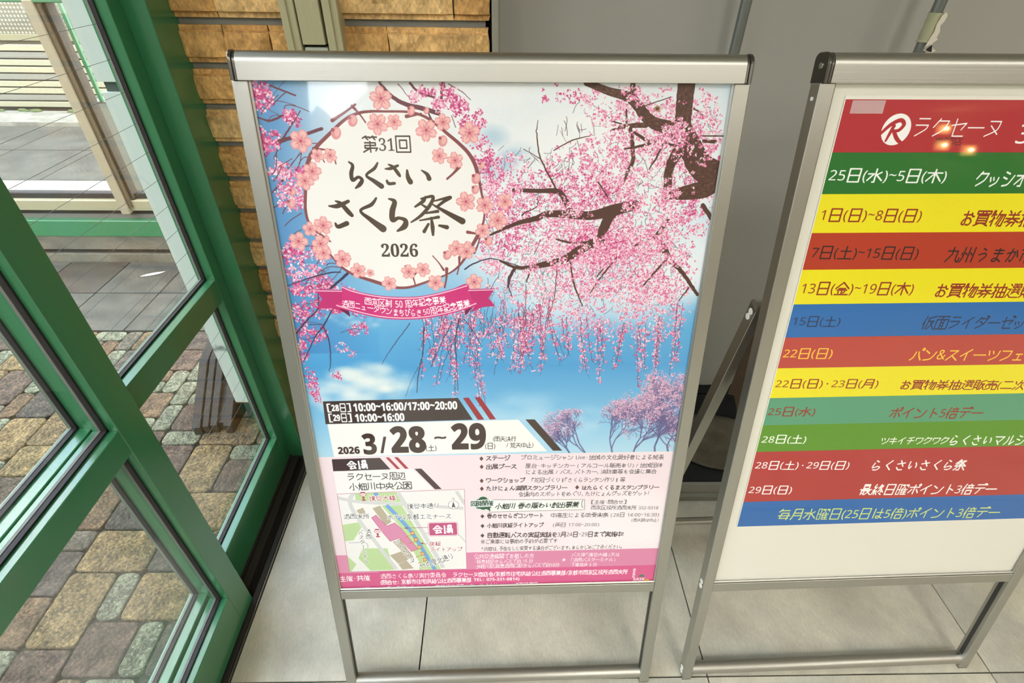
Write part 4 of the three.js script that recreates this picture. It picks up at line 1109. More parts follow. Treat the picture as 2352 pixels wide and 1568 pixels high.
function drawFestival(g) {
  const S = SHAPES; let q = g.createLinearGradient(0, 0, 0, 540);
  [[0, '#9cc0dc'], [0.3, '#96c6e8'], [0.48, '#86c0e6'], [0.6, '#58aadd'], [0.7, '#4a9fd8'], [0.85, '#7fbfe6'], [1, '#b5dcf0']].forEach(([a, c]) => q.addColorStop(a, c)); g.fillStyle = q; g.fillRect(-294, -6, 588, 560);
  q = g.createLinearGradient(-294, 0, -170, 0); q.addColorStop(0, 'rgba(60,125,190,.75)'); q.addColorStop(1, 'rgba(60,125,190,0)'); g.fillStyle = q; g.fillRect(-294, -6, 130, 360);
  cloudPuffs(g, 60, 70, 240, 120, 160, '244,246,247', 0.32); cloudPuffs(g, 160, 200, 170, 110, 110, '236,243,248', 0.25); cloudPuffs(g, -20, 40, 110, 60, 40, '240,242,243', 0.35); cloudPuffs(g, 0, 75, 30, 30, 14, '150,190,215', 0.35);
  cloudPuffs(g, -190, 405, 60, 30, 70, '248,248,240', 0.28); cloudPuffs(g, -245, 425, 40, 26, 40, '235,242,242', 0.26); cloudPuffs(g, -210, 305, 50, 14, 22, '205,230,240', 0.26); cloudPuffs(g, 20, 470, 150, 40, 60, '200,230,246', 0.22);
  // distant tree at the lower right, boughs, twigs and blossom
  const grow = (x, y, a, l, w) => { const q = x + Math.cos(a) * l, r = y + Math.sin(a) * l; g.strokeStyle = ['rgba(86,76,128,.8)', 'rgba(104,86,132,.75)', 'rgba(74,84,140,.75)'][Math.floor(rnd() * 3)]; g.lineWidth = w; g.beginPath(); g.moveTo(x, y); g.quadraticCurveTo((x + q) / 2 + range(-l, l) * 0.12, (y + r) / 2, q, r); g.stroke(); if (l > 3.2) for (let i = 0, n = 2 + (rnd() < 0.5); i < n; i++) grow(q, r, a + range(-0.62, 0.62), l * range(0.66, 0.88), w * 0.72); else if (rnd() < 0.4) blossom(g, q, r, 1.2, 'pale'); };
  for (const [x, y, a, l] of [[150, 560, -1.9, 24], [185, 560, -1.6, 30], [215, 560, -1.35, 30], [255, 560, -1.6, 34], [280, 550, -1.8, 26], [120, 556, -1.75, 18], [300, 540, -2.1, 26]]) grow(x, y, a, l, 3);
  const dark = (list, c) => { g.fillStyle = c; for (const b of list) sweep(g, b, 1.2); };
  for (const [x, y, rx, ry, n] of [[40, 130, 60, 60, 130], [110, 170, 80, 60, 170], [200, 170, 70, 80, 170], [150, 240, 110, 50, 220], [40, 230, 60, 40, 110], [235, 70, 40, 50, 70], [130, 60, 60, 40, 60]]) for (let i = 0; i < n; i++) { const px = x + range(-rx, rx), py = y + range(-ry, ry); g.strokeStyle = 'rgba(70,48,62,.75)'; g.lineWidth = range(0.3, 0.8); g.beginPath(); g.moveTo(px, py); g.quadraticCurveTo(px + range(-6, 6), py + range(0, 8), px + range(-12, 12), py + range(-4, 18)); g.stroke(); }
  for (const [x, y, rx, ry, n, r, t] of [[18, 118, 34, 40, 150, 3.3, 'mid'], [70, 165, 60, 46, 300, 3, 'mid'], [130, 180, 60, 44, 420, 3.3, 'mid'], [140, 200, 50, 24, 200, 3.6, 'deep'], [190, 175, 60, 50, 300, 3, 'mid'], [250, 150, 36, 70, 160, 3, 'mid'], [60, 225, 80, 30, 260, 3, 'pale'], [150, 235, 80, 36, 380, 3.2, 'mid'], [230, 240, 50, 46, 220, 3.2, 'mid'], [120, 105, 64, 44, 330, 3.2, 'mid'], [100, 120, 60, 30, 200, 3, 'deep'], [170, 70, 64, 50, 300, 3, 'mid'], [240, 55, 44, 50, 260, 3, 'mid'], [262, 110, 26, 60, 140, 3, 'deep'], [150, 22, 50, 20, 120, 2.8, 'mid'], [215, 24, 30, 22, 60, 2.8, 'mid'], [20, 165, 34, 26, 110, 3, 'deep'], [150, 270, 110, 26, 320, 2.8, 'pale'], [40, 262, 60, 22, 150, 2.7, 'pale'], [225, 290, 55, 34, 170, 2.9, 'mid'], [75, 12, 34, 12, 24, 3, 'deep'], [6, 195, 30, 20, 70, 3, 'deep'], [160, 320, 100, 34, 230, 2.7, 'mid'], [105, 300, 60, 30, 120, 2.8, 'mid']]) patch(g, x, y, rx, ry, n, r, t);
  for (let i = 0; i < 46; i++) hanging(g, range(-105, 60), range(265, 300), range(20, 110), range(-26, 12), i % 3 ? 'deep' : 'mid');
  for (const [x, y, l, d] of [[-60, 300, 150, -8], [-38, 300, 160, 10], [-72, 290, 120, -24], [-8, 300, 90, 14], [36, 290, 110, 16], [58, 280, 120, 8], [76, 290, 90, 20], [98, 300, 80, 10], [70, 270, 110, -10], [125, 300, 90, 12], [150, 310, 100, 6], [180, 310, 90, -8], [210, 310, 110, 10], [240, 300, 120, 6], [262, 280, 120, 8]]) for (let k = 0; k < 3; k++) hanging(g, x + range(-6, 6), y, l * range(0.6, 1), d + range(-6, 6), k ? 'deep' : 'mid');
  // the left-hand sprays stand nearer: bigger bunches
  dark(TWIGS_LEFT, '#6d3a46');
  for (const [x, y, rx, ry, n, r, t] of [[-279, 14, 14, 18, 46, 5, 'deep'], [-245, 38, 11, 9, 26, 4.2, 'deep'], [-280, 66, 15, 14, 50, 4.4, 'deep'], [-272, 100, 14, 12, 34, 4.4, 'mid'], [-246, 108, 12, 13, 36, 4.4, 'deep'], [-262, 132, 20, 18, 80, 4.4, 'mid'], [-238, 205, 18, 14, 40, 4.2, 'mid'], [-272, 205, 14, 16, 50, 4.2, 'deep'], [-262, 232, 24, 12, 50, 4, 'mid'], [-240, 250, 18, 14, 40, 4, 'deep'], [-268, 256, 18, 12, 50, 4, 'deep'], [-248, 282, 30, 14, 60, 4, 'deep'], [-275, 290, 14, 14, 40, 4, 'deep'], [-215, 268, 26, 16, 60, 3.8, 'mid'], [-200, 285, 30, 10, 40, 3.6, 'deep'], [-265, 320, 22, 16, 46, 3.6, 'deep'], [-282, 350, 8, 20, 40, 3.4, 'deep'], [-276, 400, 9, 24, 60, 3, 'deep'], [-272, 425, 5, 14, 26, 2.6, 'deep'], [-238, 390, 6, 12, 20, 2.6, 'deep'], [-225, 345, 10, 8, 16, 2.6, 'mid'], [-205, 318, 8, 8, 16, 3.2, 'deep'], [-190, 310, 6, 16, 20, 2.8, 'deep'], [-210, 355, 8, 8, 10, 2.4, 'mid'],
    [-55, 14, 12, 14, 34, 3.6, 'deep'], [-42, 26, 10, 12, 34, 3.4, 'deep'], [-34, 50, 12, 14, 40, 3.4, 'deep'], [-70, 24, 8, 8, 20, 3.4, 'mid'], [-20, 40, 8, 12, 24, 3.2, 'deep'], [-16, 78, 14, 20, 50, 3.2, 'deep'], [-4, 100, 14, 18, 50, 3.2, 'deep'], [-82, 10, 10, 6, 18, 3.2, 'deep'], [-98, 14, 8, 8, 14, 3.2, 'mid'], [-5, 135, 16, 24, 80, 3.2, 'mid'], [-10, 215, 20, 20, 60, 3, 'pale']]) patch(g, x, y, rx, ry, n, r, t);
  for (let i = 0; i < 40; i++) { const x = range(-285, -222), y = range(5, 330); g.strokeStyle = '#6d3a46'; g.lineWidth = range(0.4, 1.1); g.beginPath(); g.moveTo(x, y); g.quadraticCurveTo(x + range(2, 12), y - range(2, 14), x + range(10, 32), y - range(-6, 26)); g.stroke(); }
  dark(TWIGS_LOW, '#3c3350'); dark(BOUGHS.map((b) => b.map(([x, y, w]) => [x, y, w * 1.1])), '#523128');
  for (const b of BOUGHS.slice(0, 8)) for (let i = 0; i < b.length - 1; i++) for (let k = 0; k < 60; k++) {      // bark
    const t = rnd(), x = b[i][0] + (b[i + 1][0] - b[i][0]) * t, y = b[i][1] + (b[i + 1][1] - b[i][1]) * t, w = b[i][2] + (b[i + 1][2] - b[i][2]) * t, dx = b[i + 1][0] - b[i][0], dy = b[i + 1][1] - b[i][1], l = Math.hypot(dx, dy), o = range(-0.5, 0.42) * w, s = range(1.2, 4);
    g.strokeStyle = ['rgba(128,88,58,.75)', 'rgba(96,62,42,.8)', 'rgba(44,24,20,.8)', 'rgba(150,110,74,.5)'][k % 4]; g.lineWidth = range(0.3, 0.9); g.beginPath(); g.moveTo(x - (dy / l) * o, y + (dx / l) * o); g.lineTo(x - (dy / l) * o + (dx / l) * s, y + (dx / l) * o + (dy / l) * s); g.stroke();
  }
  g.fillStyle = '#b58a6a'; g.beginPath(); g.ellipse(199, 27, 4, 3.4, 0, 0, 7); g.fill(); g.fillStyle = '#63382a'; g.beginPath(); g.ellipse(199, 27, 2.2, 1.8, 0, 0, 7); g.fill();
  for (const [x, y, rx, ry, n, r, t] of [[150, 215, 40, 12, 70, 3.2, 'mid'], [200, 208, 60, 10, 90, 3, 'mid'], [120, 200, 26, 12, 50, 3, 'mid'], [90, 150, 40, 24, 60, 2.8, 'mid'], [220, 120, 40, 30, 36, 2.6, 'mid'], [60, 205, 26, 16, 40, 2.8, 'pale'], [130, 250, 50, 20, 80, 3, 'mid'], [225, 260, 40, 26, 60, 3, 'mid'], [262, 60, 18, 50, 60, 3, 'mid'], [165, 60, 30, 30, 50, 2.8, 'mid'], [225, 50, 16, 40, 30, 2.8, 'mid'], [150, 110, 40, 30, 60, 2.8, 'mid'], [225, 160, 20, 40, 50, 3, 'mid']]) patch(g, x, y, rx, ry, n, r, t);

  for (const b of BOUGHS) { const e = b[b.length - 1], s = b[0]; if (e[2] > 3 && e[0] < 255) patch(g, e[0], e[1], 15, 11, 30, 3.2, 'mid'); if (s[2] > 3 && s[0] < 255 && s[1] > 60) patch(g, s[0], s[1], 13, 10, 22, 3.2, 'mid'); }

  // wreath with the title
  const [[lx, ly], [rx], [tx, ty]] = S.disc, by = S.discbot[0][1], cx = (lx + rx) / 2, cy = (ty + by) / 2, r = (rx - lx) / 2, rv = (by - ty) / 2;
  g.fillStyle = '#f4f2ef'; g.beginPath(); g.ellipse(cx, cy, r, rv, 0, 0, 7); g.fill();
  g.fillStyle = '#8a4a4e';
  for (const [a0, a1, w0, w1] of [[-2.7, -1.5, 3.2, 1.6], [-1.75, -0.3, 1.2, 3.4], [-0.45, 0.15, 3, 1], [2.5, 3.7, 1.2, 3.4], [1.75, 2.65, 3.6, 1], [0.35, 1.0, 3.4, 1.2], [0.95, 1.9, 1.4, 3], [0.05, 0.5, 1.2, 3]]) { const p = []; for (let i = 0; i <= 10; i++) { const a = a0 + ((a1 - a0) * i) / 10, k = 1 + 0.015 * Math.sin(a * 9); p.push([cx + Math.cos(a) * r * k, cy + Math.sin(a) * rv * k, 1.5 * (w0 + ((w1 - w0) * i) / 10)]); } sweep(g, p); }
  for (const [x0, y0, x1, y1, w] of [[-198, 42, -168, 24, 3], [-172, 26, -158, 44, 2.4], [-108, 37, -90, 34, 3], [-46, 95, -62, 110, 3.4], [-225, 74, -205, 76, 2.6], [-205, 76, -200, 92, 2.4], [-222, 76, -214, 90, 2], [-238, 176, -220, 190, 2.6], [-38, 178, -18, 182, 3], [-30, 206, -22, 186, 2.6], [-68, 228, -72, 255, 3.2], [-72, 230, -86, 210, 2], [-50, 212, -54, 236, 2.4], [-118, 232, -112, 252, 2.6], [-112, 236, -104, 226, 1.6], [-124, 224, -116, 236, 1.6]]) sweep(g, [[x0, y0, w * 1.4], [(x0 + x1) / 2 + 1, (y0 + y1) / 2, w * 0.8], [x1, y1, w * 0.7]]);
  for (const [x, y, s] of BUDS) { g.fillStyle = '#e39a9e'; g.beginPath(); g.ellipse(x, y, s * 0.8, s, 0.4, 0, 7); g.fill(); g.fillStyle = '#efb6b4'; g.beginPath(); g.ellipse(x + s * 0.2, y - s * 0.1, s * 0.4, s * 0.7, 0.4, 0, 7); g.fill(); g.fillStyle = '#a8525e'; g.beginPath(); g.arc(x - s * 0.5, y - s * 0.5, s * 0.28, 0, 7); g.fill(); }
  BLOOMS.forEach(([x, y, s], i) => flower(g, x, y, s * 1.08, hash(i, 3, 3) * 6));
  g.fillStyle = '#4b3b2b'; for (const b of BRUSH) sweep(g, b.map(([x, y, w]) => [x, y, w * 1.42 + 0.25]));

  // ribbon
  g.fillStyle = '#c32a72'; poly(g, S.tailL); poly(g, S.tailR); g.fillStyle = '#6d1440'; poly(g, S.foldL); poly(g, S.foldR);
  const rb = S.ribbon, top = rb.slice(0, 9), bot = rb.slice(10, 19).reverse(), mixed = (t) => top.map((p, i) => { const b = bot[Math.min(bot.length - 1, Math.round((i / 8) * (bot.length - 1)))]; return [p[0] + (b[0] - p[0]) * t, p[1] + (b[1] - p[1]) * t]; });
  g.fillStyle = '#d1307b'; curve(g, rb, true); g.fill(); g.strokeStyle = '#f7d6e3'; g.lineWidth = 1.5; curve(g, top.map(([x, y]) => [x, y + 2])); g.stroke(); curve(g, bot.map(([x, y]) => [x, y - 2.6])); g.stroke();
  g.lineWidth = 1.3; for (const t of [S.tailL, S.tailR]) { g.beginPath(); g.moveTo(t[0][0], t[0][1] + 2); g.lineTo(t[1][0], t[1][1] + 2); g.stroke(); }

  // dates
  g.fillStyle = '#3a2b26'; poly(g, S.band); g.fillStyle = '#9a2431'; poly(g, S.s1); poly(g, S.s2); g.fillStyle = '#f6f5f2'; poly(g, S.white1); g.fillStyle = '#3f2b25'; poly(g, S.bdiag);
  // the lower part
  g.fillStyle = '#f3e0e7'; g.fillRect(-294, 536.3, 588, 300); cloudPuffs(g, 150, 690, 160, 90, 60, '250,240,244', 0.3);
  g.fillStyle = '#dc85aa'; g.fillRect(-294, 746, 588, 30); const py = S.pinkBand[0][1]; g.fillRect(-294, py, 588, 50); g.fillStyle = '#d9548c'; g.fillRect(-294, S.pinkDark[0][1] - 0.5, 588, 60);
  g.fillStyle = '#e18fb2'; g.fillRect(-294, S.pinkBandL[0][1], 78, S.pinkDarkL[0][1] - S.pinkBandL[0][1]);
  g.fillStyle = '#3f2b2d'; poly(g, S.venue); g.fillStyle = '#a8303c'; poly(g, S.v1); poly(g, S.v2); g.fillStyle = '#f5f3f1'; poly(g, S.white2); g.fillStyle = '#44302f'; poly(g, S.vdiag);
  // map
  g.save(); g.fillStyle = '#f1efed'; poly(g, S.map); g.beginPath(); S.map.forEach(([x, y], i) => (i ? g.lineTo(x, y) : g.moveTo(x, y))); g.closePath(); g.clip();
  g.fillStyle = '#bcd89c'; [S.mGreens1, S.mGreens2, S.mGreens3, S.mGreens4, S.mGreens5].forEach((p) => poly(g, p));
  g.strokeStyle = '#d5d6d6'; g.lineJoin = 'round'; [[S.road1, 6.5], [S.road2, 7], [S.road3, 7.5], [S.road4, 6], [S.road5, 2.6], [S.road6, 3]].forEach(([p, w]) => { g.lineWidth = w; curve(g, p); g.stroke(); });
  g.strokeStyle = '#6fa5dc'; g.lineWidth = 7; curve(g, S.river0); g.stroke(); curve(g, S.river); g.stroke();
  g.fillStyle = '#b9ad96'; [S.bld1, S.bld2, S.bld3, S.bld4, S.bld5].forEach((p) => poly(g, p)); g.fillStyle = '#d98aae'; poly(g, S.site); g.strokeStyle = '#b8436f'; g.lineWidth = 0.7; g.beginPath(); S.site.forEach(([x, y], i) => (i ? g.lineTo(x, y) : g.moveTo(x, y))); g.closePath(); g.stroke();
  g.restore(); g.strokeStyle = '#b9838f'; g.lineWidth = 0.8; g.beginPath(); S.map.forEach(([x, y], i) => (i ? g.lineTo(x, y) : g.moveTo(x, y))); g.closePath(); g.stroke();
  g.fillStyle = '#a8324a'; for (const [x, y] of S.stops) { g.fillRect(x - 3.6, y - 8, 7.2, 2); g.strokeStyle = '#a8324a'; g.lineWidth = 0.8; g.fillRect(x - 1, y + 2, 2, 8); g.fillRect(x - 3.2, y + 8, 6.4, 2.4); g.beginPath(); g.arc(x, y + 4, 2, 0, 7); g.fill(); g.fillStyle = '#fbf7f5'; g.beginPath(); g.ellipse(x, y - 2.5, 5, 3.4, 0, 0, 7); g.fill(); g.stroke(); g.fillStyle = '#a8324a'; g.font = 'bold 3px sans-serif'; g.textAlign = 'center'; g.fillText('BUS', x, y - 1.5); g.textAlign = 'left'; }
  g.strokeStyle = '#c2752f'; g.lineWidth = 0.9; for (const [x, y] of S.lamps) { g.fillStyle = '#f2c08a'; g.fillRect(x - 2.8, y - 3, 5.6, 5); g.strokeRect(x - 2.8, y - 3, 5.6, 5); g.beginPath(); g.moveTo(x - 3.6, y - 4); g.lineTo(x + 3.6, y - 4); g.moveTo(x - 3.4, y + 3.2); g.lineTo(x + 3.4, y + 3.2); for (let i = 0; i < 4; i++) { g.moveTo(x - 10 + i * 2.4, y + 5 - i * 0.4); g.lineTo(x - 12 + i * 3, y + 9 - i); } g.stroke(); }
  g.strokeStyle = g.fillStyle = '#8a2f50'; g.lineWidth = 0.8; for (const [[x0, y0], [x1, y1]] of [S.arrow1, S.arrow2]) { g.beginPath(); g.moveTo(x0, y0); g.lineTo(x1, y1); g.stroke(); const a = Math.atan2(y1 - y0, x1 - x0); poly(g, [[x1, y1], [x1 - 6 * Math.cos(a - 0.35), y1 - 6 * Math.sin(a - 0.35)], [x1 - 6 * Math.cos(a + 0.35), y1 - 6 * Math.sin(a + 0.35)]]); }
  { const [[x0, y0], , [x1, y1]] = S.vbox; g.fillStyle = '#c04d7d'; g.beginPath(); g.roundRect(x0, y0, x1 - x0, y1 - y0, 3); g.fill(); g.strokeStyle = '#ffffff'; g.lineWidth = 1; g.stroke(); g.strokeStyle = '#c04d7d'; g.lineWidth = 0.6; g.beginPath(); g.roundRect(x0 - 1, y0 - 1, x1 - x0 + 2, y1 - y0 + 2, 3.6); g.stroke(); }
  { const [x, y] = S.compass[0]; g.fillStyle = '#fbfaf8'; g.strokeStyle = '#555049'; g.lineWidth = 0.6; g.beginPath(); g.arc(x, y, 8.6, 0, 7); g.fill(); g.stroke(); g.fillStyle = '#4a4542'; poly(g, [[x, y - 7.5], [x + 3.4, y + 6.5], [x, y + 4], [x - 3.4, y + 6.5]]); }
  // boxed heading
  g.fillStyle = '#f7f4f2'; poly(g, S.box); g.strokeStyle = '#54504a'; g.lineWidth = 0.7; g.beginPath(); S.box.forEach(([x, y], i) => (i ? g.lineTo(x, y) : g.moveTo(x, y))); g.closePath(); g.stroke(); g.lineWidth = 1; g.beginPath(); g.moveTo(S.box[1][0] - 3, S.box[1][1] + 1); g.quadraticCurveTo(S.box[1][0] - 6, S.box[1][1] + 10, S.box[1][0] - 2, S.box[1][1] + 18); g.stroke();
  { const [[x, y]] = S.cloud; for (const [c, k] of [['#d9d6cf', 1.14], ['#f8f6f3', 1.08], ['#1d5238', 0.96]]) { g.fillStyle = c; for (const [a, b, q] of [[0, -7, 8.5], [-8, -3.5, 6.5], [8.5, -3, 6.5], [-8, 5, 6.5], [8, 5, 6.5], [0, 6, 8], [0, 0, 9]]) { g.beginPath(); g.arc(x + a * k, y + b * k, q * k, 0, 7); g.fill(); } if (k < 1) poly(g, [[x + 4, y + 11], [x + 12, y + 16.5], [x + 11, y + 8]]); } }
  g.fillStyle = '#2f7d57'; g.beginPath(); g.arc(S.dotG[0][0], S.dotG[0][1], 5.6, Math.PI, 0); g.fill(); g.fillStyle = '#e0b040'; g.beginPath(); g.arc(S.dotY[0][0], S.dotY[0][1] + 2, 5, Math.PI, 0); g.fill();
  { const [[x0, y0], [x1, y1]] = S.rakuV; g.save(); g.translate(x0 + 2.6, y0); g.rotate(Math.PI / 2); g.fillStyle = '#fff4f8'; g.font = 'bold 6.4px sans-serif'; g.scale((y1 - y0) / g.measureText('RAKU').width, 1); g.fillText('RAKU', 0, 5); g.restore(); }
  for (const [s, x0, y0, x1, y1, h, st] of LINES_A) setLine(g, s, x0, y0, x1, y1, h, STYLE[st]);
}
function drawSchedule(g) {
  const rows = [16.3, 75.8, 125.9, 176, 226.3, 276.7, 327.9, 378.3, 430, 480, 531.4, 581.5, 636.1, 692], tone = ['#b71f2b', '#0b6f1c', '#f5e700', '#b83312', '#f5e700', '#0069b6', '#bf3f34', '#f5e700', '#559e79', '#57940a', '#b42a2a', '#b42a26', '#0063b2'];
  g.fillStyle = '#f2efe4'; g.fillRect(-280, 0, 560, 700);
  tone.forEach((c, i) => { g.fillStyle = c; g.fillRect(-268.6, rows[i], 537, rows[i + 1] - rows[i] + 0.4); });
  // round emblem beside the heading: a white disc with a flowing letter cut into it
  const x = -196.3, y = 49.5; g.save(); g.translate(x, y); g.fillStyle = '#ffffff'; g.beginPath(); g.arc(0, 0, 18, 0, 7); g.fill(); g.fillStyle = '#b71f2b';
  sweep(g, [[-19, 6, 3], [-9, -5, 4.4], [2, -10.5, 4.6], [8, -6, 4.4], [4, 0.5, 4], [-3, 1.5, 3]]); sweep(g, [[-4, -4, 4.4], [-7, 6, 3.6], [-9, 13, 2.4]]); sweep(g, [[-2, 2, 4.4], [3, 9, 4.6], [9, 14, 4], [15, 15.5, 2]]); g.restore();
  for (const [s, x0, y0, x1, y1, h, st] of LINES_B) setLine(g, s, x0, y0, x1, y1, h, STYLE[st]);
}

// ---------------------------------------------------------------- on the plinth
{
  const d = thing('round_board', 'round brown-grey board lying on the black plinth between the two poster stands', 'board', [0.63, 0.055, -1.07]);
  const felt = std(0x8b8271, 0.85, { map: slabTex, bumpMap: grainBump, bumpScale: 0.0008 });
  part(d, 'disc', metres(new THREE.LatheGeometry([[0, 0], [0.158, 0], [0.16, 0.002], [0.16, 0.007], [0.158, 0.009], [0, 0.009]].map((q) => new THREE.Vector2(...q)), 64), 3), felt);
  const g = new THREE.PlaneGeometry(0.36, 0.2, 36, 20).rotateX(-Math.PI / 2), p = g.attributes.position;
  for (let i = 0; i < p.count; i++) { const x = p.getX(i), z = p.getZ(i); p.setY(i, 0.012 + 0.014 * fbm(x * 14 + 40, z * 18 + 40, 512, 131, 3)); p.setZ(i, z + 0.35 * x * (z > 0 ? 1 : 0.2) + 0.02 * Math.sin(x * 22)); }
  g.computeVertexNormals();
  const c = thing('shadow_sheet', 'crumpled dark cloth lying over the back of the round board on the plinth', 'sheet', [0.76, 0.062, -1.15]); const m = part(c, 'sheet', g, std(0x0d0d0f, 0.9)); m.material.side = THREE.DoubleSide;  // black layer added in place of the soft shadow on the disc
}
{
  const pole = (x, z, label) => {
    const t = thing('metal_pole', label, 'pole', [x, 0.055, z]);
    part(t, 'tube', new THREE.CylinderGeometry(0.0105, 0.0105, 1.75, 24).translate(0, 0.875, 0), M.pole);
    part(t, 'foot', new THREE.LatheGeometry([[0, 0], [0.03, 0], [0.03, 0.004], [0.014, 0.01], [0.0105, 0.03], [0, 0.03]].map((q) => new THREE.Vector2(...q)), 28), M.cap);
    return t;
  };
  pole(0.47, -1.18, 'plain grey metal pole rising behind the cherry blossom poster stand');
  const b = pole(0.8325, -1.16, 'metal pole wrapped with torn pale tape rising behind the event schedule stand'), P = [];
  for (let i = 0; i <= 12; i++) P.push(new THREE.Vector2(0.0112 + 0.0018 * hash(i, 1, 3) + (i === 0 ? 0.001 : 0), 1.006 + i * 0.0041));
  part(b, 'tape_wrap', new THREE.LatheGeometry(P, 22), std(0xb7b795, 0.85, { side: THREE.DoubleSide }), null, 'pale weathered tape');
  const t = thing('torn_paper', 'torn strip of white paper peeling from the taped pole behind the schedule stand', 'paper', [0.8325, 1.05, -1.147]);
  const shape = (q) => { const s = new THREE.Shape(); q.forEach(([x, y], i) => (i ? s.lineTo(x, y) : s.moveTo(x, y))); return new THREE.ExtrudeGeometry(s, { depth: 0.0012, bevelEnabled: false }); };
  part(t, 'strip', shape([[-0.003, 0.002], [0.0, 0.02], [0.003, 0.03], [0.001, 0.042], [0.004, 0.056], [0.01, 0.062], [0.0145, 0.056], [0.013, 0.046], [0.009, 0.04], [0.0135, 0.03], [0.012, 0.02], [0.016, 0.017], [0.011, 0.012], [0.003, 0.007]]), M.paper);
  part(t, 'curled_end', shape([[-0.002, -0.002], [0.01, 0.011], [0.015, 0.002], [0.024, -0.003], [0.013, -0.008]]), M.paper).position.z = -0.002;
  part(t, 'dark_hole', shape([[0.001, -0.001], [0.0095, 0.008], [0.014, -0.005], [0.007, -0.003]]), M.black, [0, 0, 0.001], 'black underside of the curl');
  part(t, 'lower_curl', shape([[-0.002, -0.04], [0.012, -0.021], [0.016, -0.0205], [0.018, -0.028], [0.016, -0.045]]), M.paper);
  part(t, 'lower_dark_hole', shape([[0.006, -0.04], [0.012, -0.024], [0.016, -0.022], [0.0165, -0.028], [0.015, -0.044]]), M.black, [0, 0, 0.001], 'black underside of the lower curl');
}

